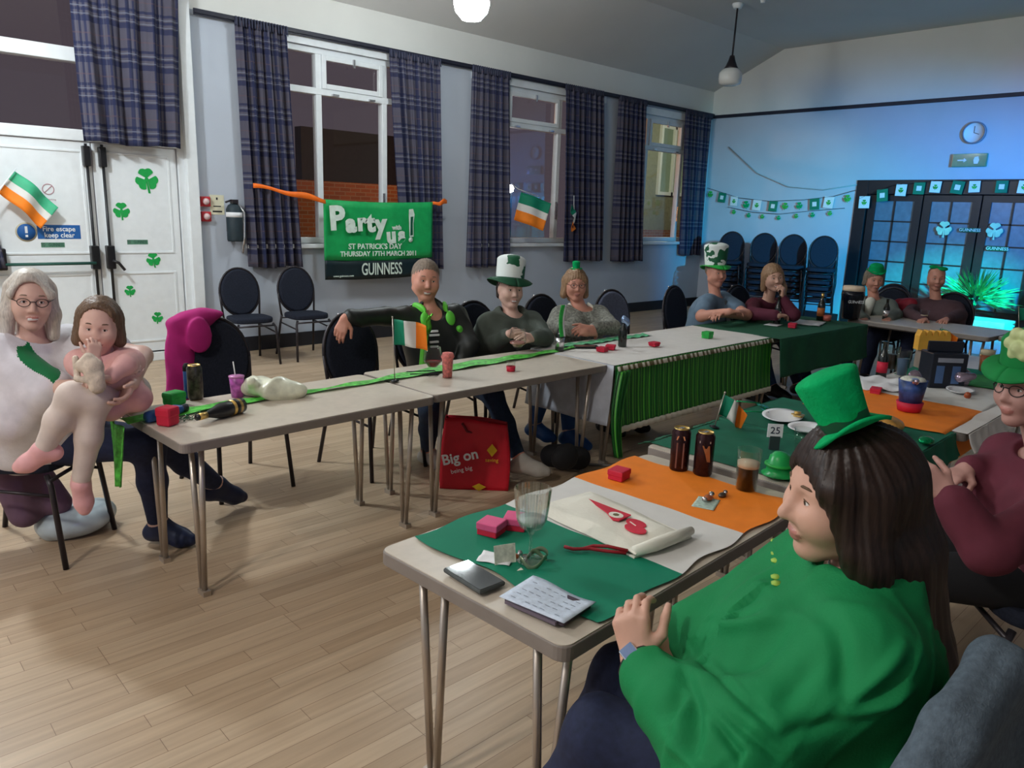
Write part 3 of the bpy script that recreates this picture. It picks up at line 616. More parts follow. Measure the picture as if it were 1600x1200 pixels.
def build_sdf(prims, res):
    lo = np.full(3, 1e9); hi = -lo
    for p in prims:
        if p[6] != 'u': continue
        if p[0] == 'rc':
            r = max(p[3], p[4]); lo = np.minimum(lo, np.minimum(p[1], p[2])-r); hi = np.maximum(hi, np.maximum(p[1], p[2])+r)
        elif p[0] == 'el':
            r = np.sqrt(((p[3]*p[2][None, :])**2).sum(1)); lo = np.minimum(lo, p[1]-r); hi = np.maximum(hi, p[1]+r)
    lo = lo-.03; hi = hi+.03
    n = np.ceil((hi-lo)/res).astype(int)+1
    v = np.full(n, 1., np.float32); ax = [(lo[i]+np.arange(n[i])*res).astype(np.float32) for i in range(3)]
    for p in prims:
        k = p[5]; mg = k+3*res
        if p[0] == 'rc': r = max(p[3], p[4]); a = np.minimum(p[1], p[2])-r-mg; b = np.maximum(p[1], p[2])+r+mg
        elif p[0] == 'el': r = np.sqrt(((p[3]*p[2][None, :])**2).sum(1)); a = p[1]-r-mg; b = p[1]+r+mg
        else: a, b = lo, hi
        s = [slice(max(0, int((a[i]-lo[i])/res)), max(0, min(n[i], int((b[i]-lo[i])/res)+2))) for i in range(3)]
        if any(q.stop <= q.start for q in s): continue
        X = ax[0][s[0]][:, None, None]; Y = ax[1][s[1]][None, :, None]; Z = ax[2][s[2]][None, None, :]
        if p[0] == 'rc':
            ba = (p[2]-p[1]); l2 = float(ba@ba)+1e-9; x, y, z = X-np.float32(p[1][0]), Y-np.float32(p[1][1]), Z-np.float32(p[1][2])
            h = np.clip((x*ba[0]+y*ba[1]+z*ba[2])/l2, 0, 1).astype(np.float32)
            d = np.sqrt((x-h*ba[0])**2+(y-h*ba[1])**2+(z-h*ba[2])**2)-(p[3]+(p[4]-p[3])*h)
        elif p[0] == 'el':
            x, y, z = X-p[1][0], Y-p[1][1], Z-p[1][2]; F, r = p[3], p[2]
            q = [(x*F[0, i]+y*F[1, i]+z*F[2, i]) for i in range(3)]
            k0 = np.sqrt(sum((q[i]/r[i])**2 for i in range(3))); k1 = np.sqrt(sum((q[i]/r[i]**2)**2 for i in range(3)))+1e-9
            d = k0*(k0-1)/k1
        else:
            d = -((X-p[1][0])*p[2][0]+(Y-p[1][1])*p[2][1]+(Z-p[1][2])*p[2][2])+np.zeros_like(X+Y+Z)
        w = v[s[0], s[1], s[2]]; d = d.astype(np.float32)
        if p[6] == 'u':
            h = np.maximum(k-np.abs(w-d), 0)/k; o = np.minimum(w, d)-h*h*k*.25
        elif p[6] == 'i':
            o = np.maximum(w, d); t = np.maximum(v, 1.); t[s[0], s[1], s[2]] = o; v = t; continue
        else:
            h = np.maximum(k-np.abs(w+d), 0)/k; o = np.maximum(w, -d)+h*h*k*.25
        v[s[0], s[1], s[2]] = o
    ins = v < 0
    c8 = [ins[i:n[0]-1+i, j:n[1]-1+j, k_:n[2]-1+k_] for i in (0, 1) for j in (0, 1) for k_ in (0, 1)]
    cnt = sum(c.astype(np.int8) for c in c8); act = (cnt > 0) & (cnt < 8)
    idx = np.argwhere(act); vid = np.full(act.shape, -1, np.int32); vid[act] = np.arange(len(idx))
    vals = np.stack([v[idx[:, 0]+i, idx[:, 1]+j, idx[:, 2]+k_] for i in (0, 1) for j in (0, 1) for k_ in (0, 1)], 1)
    corner = np.array([(i, j, k_) for i in (0, 1) for j in (0, 1) for k_ in (0, 1)], float)
    acc = np.zeros((len(idx), 3)); c = np.zeros(len(idx))
    for a in range(8):
        for b in range(a+1, 8):
            if abs(corner[a]-corner[b]).sum() != 1: continue
            va, vb = vals[:, a], vals[:, b]; m = (va < 0) != (vb < 0); t = np.where(m, va/(va-vb+1e-20), 0)
            acc += np.where(m[:, None], corner[a]+(corner[b]-corner[a])*t[:, None], 0); c += m
    P = lo+(idx+acc/np.maximum(c, 1)[:, None])*res
    quads = []
    for ax_ in range(3):
        sl0 = [slice(None)]*3; sl1 = [slice(None)]*3; sl0[ax_] = slice(0, -1); sl1[ax_] = slice(1, None)
        A, B = ins[tuple(sl0)], ins[tuple(sl1)]; e = np.argwhere(A != B); o1, o2 = [(1, 2), (2, 0), (0, 1)][ax_]
        e = e[(e[:, o1] > 0) & (e[:, o2] > 0) & (e[:, o1] < n[o1]-1) & (e[:, o2] < n[o2]-1)]
        fl = A[tuple(e.T)]
        d1 = np.zeros(3, int); d1[o1] = 1; d2 = np.zeros(3, int); d2[o2] = 1
        q = [vid[tuple((e-d1*a-d2*b).T)] for a, b in ((1, 1), (0, 1), (0, 0), (1, 0))]
        q = np.stack(q, 1); q[~fl] = q[~fl][:, ::-1]; quads.append(q)
    return P, np.concatenate(quads)
def vnormals(P, Q):
    n = np.cross(P[Q[:, 2]]-P[Q[:, 0]], P[Q[:, 3]]-P[Q[:, 1]]); N = np.zeros_like(P)
    for i in range(4): np.add.at(N, Q[:, i], n)
    return N/(np.linalg.norm(N, axis=1)[:, None]+1e-12)
def sdf_obj(name, prims, res, mats, base=(0, 0, 0), parent=None, disp=None, regions=(), smooth=1):
    P, Q = build_sdf(prims, res)
    for _ in range(smooth):
        A = np.zeros_like(P); c = np.zeros(len(P))
        for i in range(4):
            for j in (1, 3): np.add.at(A, Q[:, i], P[Q[:, (i+j) % 4]]); np.add.at(c, Q[:, i], 1)
        P = P*.5+.5*A/np.maximum(c, 1)[:, None]
    if disp is not None: P = P+vnormals(P, Q)*disp(P)[:, None]
    B = np.array(base, float)
    me = bpy.data.meshes.new(name); me.vertices.add(len(P)); me.vertices.foreach_set('co', (P-B).astype(np.float32).ravel())
    me.loops.add(len(Q)*4); me.loops.foreach_set('vertex_index', Q.astype(np.int32).ravel())
    me.polygons.add(len(Q)); me.polygons.foreach_set('loop_start', np.arange(0, len(Q)*4, 4, dtype=np.int32))
    me.polygons.foreach_set('use_smooth', np.ones(len(Q), bool))
    for m in (mats if isinstance(mats, (list, tuple)) else [mats]): me.materials.append(MT[m] if isinstance(m, str) else m)
    if regions:
        C = P[Q].mean(1); mi = np.zeros(len(Q), np.int32)
        for i, test in regions: mi[test(C)] = i
        me.polygons.foreach_set('material_index', mi)
    me.update(calc_edges=True); me.validate()
    o = bpy.data.objects.new(name, me); COL.objects.link(o)
    if parent is None: o.location = base
    else: o.parent = parent
    return o
def folds(a=.004, f=22, seed=0, dirv=(.3, -.2, -.9)):
    """soft ridges of cloth running roughly along dirv, with flatter cloth between them"""
    r = np.random.RandomState(seed); dv = nrm(V(dirv)); K = []
    for s in (.55, .9, 1.5):
        k = r.normal(size=3); k = nrm(k-dv*(k@dv)*.88)*f*s; K.append((k, r.normal(size=3)*f*.16, r.normal(size=3)*f*.10, r.uniform(0, 6, 3)))
    def g(P):
        o = 0
        for (k, w, m, ph), wt in zip(K, (1.15, .9, .45)):
            s = np.sin(.5*(P@k+1.6*np.sin(P@w+ph[0])+ph[1])); o = o+wt*np.exp(-(s/.42)**2)*np.clip(.55+.8*np.sin(P@m+ph[2]), 0, 1)
        return a*(o-.35)
    return g
# ---------------------------------------------------------------- anatomy
def head_prims(c, F, s=1., jaw=1., nose=1., full=0., fem=0):
    T = lambda x, y, z: V(c)+F@(V(x, y, z)*s)
    p = [EL(T(-.012, 0, .032), V(.100, .080, .088)*s, F, .02), EL(T(.028, 0, -.02), V(.064, .066, .080)*s, F, .03*s)]
    for y in (-1, 1):
        p += [RC(T(.0, y*.052*jaw, -.055), T(.058, y*.014, -.098), .020*s, .017*s, .035*s), EL(T(.058, y*.034, -.028), (.030+full*.01)*s, F, .03*s),
              RC(T(.080, y*.012, .026), T(.070, y*.045, .024), .010*s, .009*s, .018*s), EL(T(-.004, y*(.076), -.004), V(.018, .009, .031)*s, F, .008*s)]
    p += [EL(T(.070, 0, -.098), V(.016, .018, .015)*s, F, .022*s)]
    for y in (-1, 1): p += [EL(T(.097, y*.031, .006), V(.013, .019, .013)*s, F, .014*s, 's')]
    for y in (-1, 1): p += [EL(T(.0735, y*.031, .006), .0135*s, F, .004*s)]
    p += [RC(T(.088, 0, .012), T(.107*(.5+.5*nose), 0, -.026), .0075*s, .0115*s*nose, .012*s)]
    for y in (-1, 1): p += [EL(T(.098, y*.011, -.032), .0085*s*nose, F, .008*s)]
    p += [EL(T(.089, 0, -.062), V(.012, .024, .0065)*s, F, .006*s), EL(T(.087, 0, -.073), V(.012, .020, .0070)*s, F, .006*s)]
    p += [RC(T(.104, -.022, -.0675), T(.104, .022, -.0675), .0022*s, .0022*s, .004*s, 's')]
    return p
def head_regions(c, F, s=1., smile=0):
    def loc(P): return ((P-V(c))@F)/s
    def lips(P): q = loc(P); return ((q[:, 0]-.094)/.016)**2+(q[:, 1]/.026)**2+((q[:, 2]+.067-smile*4*q[:, 1]**2)/.0115)**2 < 1
    def teeth(P): q = loc(P); return (q[:, 0] > .082) & (np.abs(q[:, 1]) < .019) & (np.abs(q[:, 2]+.067-smile*4*q[:, 1]**2) < .0042)
    def eye(P): q = loc(P); return (q[:, 0] > .076) & (np.abs(np.abs(q[:, 1])-.031) < .0125) & (np.abs(q[:, 2]-.005) < .0050)
    def iris(P): q = loc(P); return (q[:, 0] > .076) & ((np.abs(q[:, 1])-.031)**2+(q[:, 2]-.006)**2 < .0062**2) & (np.abs(q[:, 2]-.005) < .0052)
    def brow(P): q = loc(P); return (q[:, 0] > .060) & (np.abs(np.abs(q[:, 1])-.033) < .019) & (np.abs(q[:, 2]-.032+np.maximum(np.abs(q[:, 1])-.034, 0)*.45) < .0036)
    R = [(1, lips)]
    if smile > .5: R.append((2, teeth))
    return R
def hand_prims(w, d, n, side, curl=(.35, .5, .4), s=1., spread=.0, thumb=(.6, .7, .3)):
    """w wrist, d direction of the fingers, n direction the palm faces, side +1 / -1 for the thumb's side"""
    w = V(w); d = nrm(V(d)); n = V(n); n = nrm(n-d*(n@d)); t = np.cross(d, n)*side; p = []
    for i, ln in enumerate((.070, .078, .072, .056)):
        off = (1.5-i)*.0195*s; kn = w+d*(.088-.006*abs(i-1))*s+t*off
        p.append(RC(w+d*.012*s+t*off*.55, kn, .0150*s, .0115*s, .012*s))
        a = 0; q = kn; td = nrm(d+t*spread*(1.5-i))
        for j, (fr, rr) in enumerate(((.46, .0092), (.30, .0083), (.24, .0075))):
            a += curl[j]*(1+.08*i); dd = td*math.cos(a)+n*math.sin(a); q2 = q+dd*ln*fr*1.08*s
            p.append(RC(q, q2, rr*s, (rr-.0008)*s, .0035*s)); q = q2
    b = w+d*.022*s+t*.022*s; d1 = nrm(d*thumb[0]+t*thumb[1]+n*thumb[2]); b2 = b+d1*.044*s
    d2 = nrm(d*.9+t*.25+n*.35); b3 = b2+d2*.032*s; b4 = b3+nrm(d2+n*.2)*.024*s
    p += [RC(b, b2, .0155*s, .0115*s, .012*s), RC(b2, b3, .0108*s, .0095*s, .005*s), RC(b3, b4, .0095*s, .008*s, .005*s)]
    return p
def person(label, yaw, hip, neck, head, hyaw, hpitch=0, hroll=0, shw=.17, g=1., fem=1, armg=1., belly=0., bust=0., s=1., jaw=1., nose=1., full=0.,
           arms=None, legs=None, skin='skin', res=.0065, top=None, sleeve='long', topinf=.012, bottom='navy', shoes='black', smile=0, hs=1., sleeve_end=.9,
           neckr=.050, neckcut=.095, top_disp=.004, creases=None, seed=1, legg=1., lower=True, extra_top=(), cut_top=(), basez=0, brow='brow', sh=None, neckline=None, fold_f=34, fold_d=(.2, -.3, -.9), extra_skin=(), sole=None):
    F = frame(yaw); f, l, u = F[:, 0], F[:, 1], F[:, 2]; hip, neck, head = V(hip), V(neck), V(head)
    base = (hip[0], hip[1], basez)
    HF = frame(hyaw, hpitch, hroll)
    SH = [neck+l*shw*q-u*.055*s for q in (1, -1)]
    if sh: SH = [V(a) if a is not None else SH[i] for i, a in enumerate(sh)]
    sp = neck-hip; chest = hip+sp*.66; bel = hip+sp*.30+f*.025; hw = .085*s*(.5+.5*g)
    def torso(i):
        p = [RC(hip+l*hw, hip-l*hw, .112*s*g+i, None, .06), RC(bel+l*.06*g*s, bel-l*.06*g*s, .108*s*g+belly+i, None, .08),
             RC(chest+l*.085*s*g, chest-l*.085*s*g, .098*s*g+i, None, .08), RC(chest*.5+bel*.5+l*.07*g*s, chest*.5+bel*.5-l*.07*g*s, .102*s*g+belly*.5+i, None, .08),
             RC(SH[0]-l*.02, SH[1]+l*.02, .052*s+i, None, .07)]
        if bust:
            for q in (1, -1): p.append(EL(chest+f*(.085*g)*s+l*q*.075*s-u*.02, bust+i, None, .04))
        return p
    def arm(k, i, to=1., frm=0.):
        e, w = V(arms[k]['e']), V(arms[k]['w'])
        p = [RC(SH[k], e, .052*s*armg+i, .042*s*armg+i, .045)]
        if to > 0: p.append(RC(e, e+(w-e)*to, .043*s*armg+i, (.029+.012*(1-to))*s*(.5+.5*armg)+i*1.0, .02))
        return p
    def legp(k, i, frac=1.):
        kn, an = V(legs[k]['k']), V(legs[k]['a']); h = hip+l*(hw+.01)*(1, -1)[k]
        p = [RC(h, kn, .088*s*legg+i, .060*s*legg+i, .06)]
        p.append(RC(kn, kn+(an-kn)*.45, .056*s*legg+i, .055*s*legg+i, .04)); p.append(RC(kn+(an-kn)*.45, kn+(an-kn)*frac, .055*s*legg+i, .038*s*(.6+.4*legg)+i, .03))
        return p
    def foot(k, i):
        an = V(legs[k]['a']); t = nrm(V(legs[k]['t'])); ft = legs[k].get('u', V(0, 0, 1)); ft = nrm(V(ft)-t*(V(ft)@t)); dn = -ft
        heel = an-t*.035*s+dn*.045*s; ball = an+t*.115*s+dn*.055*s; toe = an+t*.165*s+dn*.06*s
        return [RC(an, heel, .034*s+i, .030*s+i, .03), RC(an+t*.01, ball, .036*s+i, .034*s+i, .03), RC(heel, ball, .028*s+i, .034*s+i, .03), RC(ball, toe, .034*s+i, .024*s+i, .02)]
    hc = head; nb = hc+HF@V(-.025, 0, -.07)*hs
    p = head_prims(hc, HF, hs, jaw, nose, full, fem)+[RC(nb, neck-u*.02, neckr*s, neckr*1.1*s, .03)]
    p = torso(0)+p[len(p)-1:]+p[:-1]
    if arms:
        for k in (0, 1):
            if arms[k]: p += arm(k, 0)+hand_prims(arms[k]['w'], arms[k]['d'], arms[k]['n'], arms[k].get('side', (-1, 1)[k]), arms[k].get('curl', (.35, .5, .4)), s*arms[k].get('hs', 1), arms[k].get('sp', 0), arms[k].get('th', (.6, .7, .3)))
    if lower and legs:
        for k in (0, 1): p += legp(k, 0)+foot(k, 0)
    p += list(extra_skin)
    body = sdf_obj('person', p, res, [skin, 'lips', 'eyew', 'iris', brow], base, None, None, head_regions(hc, HF, hs, smile))
    tag(body, label, 'person'); face_features(body, base, hc, HF, hs, brow)
    i = topinf
    if top:
        q = torso(i)
        if arms:
            for k in (0, 1):
                if arms[k]:
                    e = V(arms[k]['e'])
                    if sleeve == 'short': q.append(RC(SH[k], SH[k]+(e-SH[k])*.62, .056*s*armg+i, .052*s*armg+i+.006, .045))
                    elif sleeve == '34': q += [RC(SH[k], e, .056*s*armg+i+.004, .050*s*armg+i+.01, .045)]
                    else: q += arm(k, i, sleeve_end)
        q += [RC(neck-u*.02, neck-u*.0, .062*s+i, .056*s+i, .05)]
        q += list(extra_top)
        q.append(EL(neck+u*.055+f*.02 if neckline is None else V(neckline[0]), neckcut if neckline is None else neckline[1], None, .01, 's'))
        q += list(cut_top)
        ff = folds(top_disp, fold_f, seed, fold_d)
        sdf_obj('top', q, res, top, base, body, (lambda P: ff(P)+crease_lines(P, creases)) if creases else ff)
    if lower and legs:
        q = [RC(hip+l*hw, hip-l*hw, .112*s*g+i*.6, None, .06)]
        for k in (0, 1): q += legp(k, .009, .93)
        sdf_obj('trousers' if bottom != 'tights' else 'tights', q, max(res, .008), bottom, base, body, folds(top_disp*.8, 26, seed+5))
        for k in (0, 1): sdf_obj('shoe', foot(k, .007), max(res, .007), shoes, base, body)
    body['_hf'] = 0; del body['_hf']
    return body, base, HF
def hair(body, base, head, HF, m, strands, hs=1., cap=(.108, .088, .097), face=(.062, .0, -.03), facer=(.09, .062, .088), res=.006, cuts=(), df=70, da=.0025, k=.03, name='hair', off=(-.018, 0, .038)):
    T = lambda x, y, z: V(head)+HF@(V(x, y, z)*hs)
    p = [EL(T(*off), V(*cap)*hs, HF, k)]
    for a, b, ra, rb in strands: p.append(RC(T(*a), T(*b), ra*hs, rb*hs, k))
    p.append(EL(T(*face), V(*facer)*hs, HF, .012, 's'))
    for c, r in cuts: p.append(EL(T(*c), V(*r)*hs, HF, .012, 's'))
    def dsp(P):
        q = (P-V(head))@HF; A = np.arctan2(q[:, 1], -q[:, 0]+.02); return da*(np.sin(A*df*.32+1.2*np.sin(q[:, 2]*9))+.6*np.sin(A*df*.8+1.0*np.sin(q[:, 2]*14)))
    return sdf_obj(name, p, res, m, base, body, dsp)
def glasses(body, base, head, HF, hs=1., m='black'):
    T = lambda x, y, z: Vector(V(head)+HF@(V(x, y, z)*hs)-V(base))
    g = MB()
    for y in (-1, 1):
        g.tube([T(.102-.012*abs(math.cos(a)) if math.cos(a)*y > 0 else .102, y*.033+.023*math.cos(a), .004+.017*math.sin(a)) for a in np.linspace(0, 2*PI, 20)[:-1]], .0016*hs, 6, close=True)
        g.tube([T(.094, y*.056, .008), T(.03, y*.080, .008), T(-.01, y*.082, .004)], .0016*hs, 6)
    g.tube([T(.103, -.010, .008), T(.106, 0, .010), T(.103, .010, .008)], .0016*hs, 6)
    return g.obj('glasses', m, body)
def top_hat(body, base, c, HF, r, h, m_crown, m_brim, m_band, tilt=(0, 0), flare=1.15, brim=1.9, droop=0., lump=0., name='hat', curl=.2):
    """stuffed party top hat; c = centre of the brim, axes from HF"""
    o = Vector(V(c)-V(base)); A = Matrix(HF.tolist()) @ Matrix.Rotation(math.radians(tilt[0]), 3, 'Y') @ Matrix.Rotation(math.radians(tilt[1]), 3, 'X')
    hat = bpy.data.objects.new(name, None); COL.objects.link(hat); hat.parent = body
    def ring(fn, nu, nv, mm, nm, parent, solid=0):
        g = MB(); g.grid(lambda u, v: (o+A@Vector(fn(u*2*PI, v)), (u, v)), nu, nv); return g.obj(nm, mm, parent, solid=solid)
    lp = lambda a, v: 1+lump*(math.sin(2*a+3*v)+.6*math.sin(5*a+1+4*v))
    def crown(a, v):
        if v < .68: t = v/.68; rr = r*(1+(flare-1)*t)*lp(a, v); z = h*t
        else: t = (v-.68)/.32; rr = r*flare*lp(a, v)*math.cos(t*PI/2)+1e-4; z = h+r*.42*math.sin(t*PI/2)
        return (rr*math.cos(a), rr*math.sin(a), z)
    hat_m = ring(crown, 40, 24, m_crown, 'crown', hat)
    def brm(a, v): rr = r*(.96+(brim-.96)*v); return (rr*math.cos(a), rr*math.sin(a), droop*v*v+curl*r*v*v*(math.cos(2*a+PI)))
    ring(brm, 48, 8, m_brim, 'brim', hat, solid=.006+.16*lump*r)
    def bnd(a, v): rr = r*(1+(flare-1)*.12*v)*1.03*lp(a, v*.2); return (rr*math.cos(a), rr*math.sin(a), h*(.02+.22*v))
    if m_band: ring(bnd, 40, 4, m_band, 'band', hat)
    return hat

def paint(body, part, m, c, ax, ay, rx, ry):
    """printed motif on a garment: an ellipse with two pointed ends on the cloth"""
    o = [q for q in bpy.data.objects if q.parent == body and q.name.split('.')[0] == part][0]; me = o.data
    if m not in MT: col(m, (.0, .17, .05))
    me.materials.append(MT[m]); n = len(me.vertices); P = np.zeros(n*3, np.float32); me.vertices.foreach_get('co', P); P = P.reshape(-1, 3)+np.array(body.location)
    C = np.zeros(len(me.polygons)*3, np.float32); me.polygons.foreach_get('center', C); C = C.reshape(-1, 3)+np.array(body.location)-V(c)
    ax = nrm(V(ax)); ay = V(ay); ay = nrm(ay-ax*(ay@ax)); az = np.cross(ax, ay); x, y, z = C@ax, C@ay, C@az
    mi = np.zeros(len(me.polygons), np.int32); me.polygons.foreach_get('material_index', mi)
    mi[(np.abs(x)/rx < 1-(np.abs(y)/ry)**1.6) & (np.abs(z) < .2) & (np.abs(y) < ry)] = len(me.materials)-1
    me.polygons.foreach_set('material_index', mi)

def crease_lines(P, L, gain=1.25):
    """sculpted pulls in the cloth: (start, end, depth, width); positive rises, negative sinks"""
    o = 0; dn = nrm(V(-.66, -.66, .36))
    for a, b, h, w in L:
        a, b = V(a), V(b); ba = b-a; ba2 = ba-dn*(ba@dn); q = P-a; z = q@dn; q = q-z[:, None]*dn
        t = np.clip(q@ba2/(ba2@ba2), 0, 1); d = np.linalg.norm(q-t[:, None]*ba2, axis=1)
        tp = np.sin(PI*np.clip(.12+.76*t, 0, 1)); o = o+gain*h*tp*np.exp(-(d/w)**2)*(np.abs(z) < .13)
    return o

def face_features(body, base, c, F, s, brow):
    """eyes as almond openings on the eyeball with an iris, and eyebrows as tapered tufts"""
    T = lambda x, y, z: tuple(V(c)+F@(V(x, y, z)*s)-V(base))
    for q in (-1, 1):
        E = (.0735, q*.031, .006)
        def patch(r, hw, hh, n=12, m=6, oy=0, oz=0, clip=9):
            def fn(u, v):
                U = 2*u-1; y = U*hw; z = (2*v-1)*hh*math.sqrt(max(0, 1-abs(U)**1.7)); y += oy; z = min(z+oz, clip*max(0, 1-abs(y/.0118)**1.7)**.5)
                return T(E[0]+math.sqrt(max(1e-9, r*r-y*y-z*z)), E[1]+y, E[2]+z-.0008), (u, v)
            return MB().grid(fn, n, m)
        e = patch(.0147, .0112, .0046).obj('eye', 'eyew', body, solid=0)
        patch(.0151, .0049, .0049, 10, 8, clip=.0040).obj('iris', 'iris', e)
        MB().tube([T(E[0]+math.sqrt(.0150**2-(U*.0112)**2-z*z), E[1]+U*.0112, E[2]+z-.0008) for U in np.linspace(-1, 1, 9) for z in [.0048*math.sqrt(max(0, 1-abs(U)**1.7))]], .0009*s, 6).obj('eyelid', 'brow', body)
        MB().tube([T(.0905, q*.013, .0300), T(.0890, q*.026, .0335), T(.0850, q*.038, .0335), T(.0775, q*.049, .0290)], [.0016*s, .0030*s, .0026*s, .0010*s], 8).obj('eyebrow', brow, body)
# ================================================================ furniture
def make_table(label, w, d, loc, yaw, group='white laminate folding tables', h=.70):
    t = thing('folding_table', label, 'table', loc, yaw, group)
    def rr(w, d, r, n=5):
        out = []
        for cx, cy, a0 in ((w/2-r, d/2-r, 0), (-w/2+r, d/2-r, 90), (-w/2+r, -d/2+r, 180), (w/2-r, -d/2+r, 270)):
            for k in range(n+1): a = math.radians(a0+90*k/n); out.append((cx+r*math.cos(a), cy+r*math.sin(a)))
        return out
    MB().prism(rr(w-.008, d-.008, .028), (0, 0, h-.022), (1, 0, 0), (0, 1, 0), (0, 0, 1), .022).obj('tabletop', 'top', t)
    MB().prism(rr(w, d, .032), (0, 0, h-.040), (1, 0, 0), (0, 1, 0), (0, 0, 1), .037).obj('edge_band', 'edge', t, bevel=.003)
    m = MB()
    for sx in (-1, 1): m.box(sx*(w/2-.11)-.02, sx*(w/2-.11)+.02, -d/2+.08, d/2-.08, h-.062, h-.041)
    m.obj('leg_rail', 'edge', t)
    for sx in (-1, 1):
        for sy in (-1, 1):
            x, y = sx*(w/2-.10), sy*(d/2-.12)
            g = MB().tube([(x-.0*sx, y+.055*sy, h-.05), (x-.0*sx, y+.008*sy, .02)], .0115, 12).tube([(x, y-.045*sy, h-.05), (x, y-.016*sy, .02)], .0115, 12)
            g.box(x-.016, x+.016, y-.032, y+.026, 0, .022); g.obj('leg', 'leg', t)
    return t
GW = 'white laminate folding tables'
make_table('long white folding table with red cube and spread green runner, nearest the child', 1.25, .65, (1.58, 3.18, 0), .045)
make_table('white folding table with the small standing tricolour flag', 1.36, .66, (2.90, 3.24, 0), .01)
make_table('folding table under the white cloth with green fringe', 1.90, .68, (4.56, 3.26, 0), .015)
make_table('folding table under the bottle green cloth', 1.50, .72, (6.30, 3.22, 0), -.02)
make_table('nearest folding table spread with a tricolour flag and gnome bag', 1.28, .66, (1.705, 1.315, 0), .052)
make_table('folding table with dark green cloth behind the two stout cans', .62, .74, (2.72, 1.38, 0), .03)
make_table('folding table with paper plates just beyond the leaning flag', .62, .80, (3.38, 1.40, 0), .03)
make_table('folding table laid with the second tricolour flag and red cup', 1.25, .72, (4.34, 1.34, 0), .02)
make_table('folding table at the end of the drinks row', 1.15, .70, (5.56, 1.34, 0), .02)
make_table('bare folding table in front of the grey cardigan woman', .72, 1.25, (7.70, 2.45, 0), -.06)
make_table('bare folding table running to the right picture edge', .72, 1.25, (7.78, 1.18, 0), -.06)
make_table('bare folding table nearest the disco end', .72, 1.25, (7.86, -.10, 0), -.06)
def make_chair(label, loc, yaw, fab='cfab', group='round backed banquet chairs', lean=8):
    t = thing('banquet_chair', label, 'chair', loc, yaw, group)
    n = 20; out = [(.215*math.cos(a)*(1 if math.cos(a) > 0 else .9), .205*math.sin(a)) for a in np.linspace(0, 2*PI, 28)[:-1]]
    sq = [((.20 if x > 0 else .19)*np.sign(x)*abs(x/.215)**.55, .205*np.sign(y)*abs(y/.205)**.55) for x, y in out]
    MB().prism(sq, (0, 0, .425), (1, 0, 0), (0, 1, 0), (0, 0, 1), .055).obj('seat', fab, t, bevel=.018, seg=3)
    R = Matrix.Rotation(math.radians(-lean), 3, 'Y'); bo = Vector((-.235, 0, .70))
    ov = [(.195*math.cos(a), .235*math.sin(a)) for a in np.linspace(0, 2*PI, 33)[:-1]]
    ux, uy, uz = Vector((0, 1, 0)), R@Vector((0, 0, 1)), R@Vector((1, 0, 0))
    MB().prism(ov, bo-uz*.025, ux, uy, uz, .05).obj('backrest', fab, t, bevel=.02, seg=3)
    MB().tube([bo+ux*(.205*math.cos(a))+uy*(.245*math.sin(a)) for a in np.linspace(0, 2*PI, 33)[:-1]], .011, 8, close=True).obj('back_frame', 'cframe', t)
    g = MB().tube([bo+uy*.243+ux*-.05-uz*.03, bo+uy*.235-uz*.045, bo+uy*.243+ux*.05-uz*.03], .008, 8); g.obj('handle_bar', 'silver', t)
    for sy in (-1, 1):
        MB().tube([(.17, sy*.175, .42), (.195, sy*.195, .38), (.235, sy*.215, 0)], .0125, 10).obj('leg', 'cframe', t)
        MB().tube([(-.20, sy*.185, .44), (-.225, sy*.19, .36), (-.30, sy*.215, 0)], .0125, 10).obj('leg', 'cframe', t)
        MB().tube([(-.20, sy*.185, .43), tuple(bo+ux*.20*sy-uy*.10), tuple(bo+ux*.205*sy)], .011, 8).obj('back_post', 'cframe', t)
    MB().tube([(.19, -.19, .40), (.19, .19, .40)], .009, 8).tube([(-.20, -.185, .41), (-.2, .185, .41)], .009, 8).tube([(-.22, -.19, .36), (.2, -.19, .33)], .008, 8).tube([(-.22, .19, .36), (.2, .19, .33)], .008, 8).obj('stretcher', 'cframe', t)
    return t
R_ = math.radians
CH0 = make_chair('empty dark banquet chair against the wall, left of the pair by the fire exit', (3.28, 7.38, 0), R_(-93))
def chair(label, x, y, yaw, z=0, fab=None, group='round backed banquet chairs'):
    c = dup(CH0, (x, y, z), R_(yaw), label, group)
    if fab:
        for ch in [q for q in bpy.data.objects if q.parent == c and q.name.split('.')[0] in ('seat', 'backrest')]:
            ch.data = ch.data.copy(); ch.data.materials[0] = MT[fab]
    return c
chair('empty dark banquet chair against the wall, under the end of the curtain', 3.90, 7.36, -93)
chair('dark banquet chair with the magenta jacket on its back', 1.72, 4.10, -88)
chair('empty dark banquet chair that the man rests his arm on', 2.52, 3.90, -84)
chair('dark banquet chair under the grandmother with the child', .66, 3.86, -42)
chair('dark banquet chair of the man in the black and green jacket', 3.12, 4.06, -100)
chair('dark banquet chair of the woman with the tall shamrock hat', 3.60, 4.02, -95)
chair('dark banquet chair of the woman in the knitted grey jumper', 4.42, 4.12, -95)
chair('empty grey backed chair between the knitted jumper and the man in blue', 5.30, 4.12, -100, fab='gfab')
chair('dark banquet chair of the man with the white shamrock hat', 6.30, 4.10, -88)
chair('dark banquet chair of the woman in maroon', 7.0, 3.85, -100)
chair('dark banquet chair of the woman in the grey cardigan', 8.36, 3.12, 185)
chair('empty dark banquet chair between the cardigan woman and the man in purple', 8.9, 3.30, 190)
chair('dark banquet chair of the man in the purple jumper', 8.40, 2.55, 183)
chair('dark banquet chair at the far right behind the bare table', 8.35, 1.15, 180)
chair('dark banquet chair of the green shirted woman, under the grey fleece', 1.25, .52, 92)
chair('dark banquet chair of the woman in the maroon jumper at the right edge', 2.78, .42, 128)
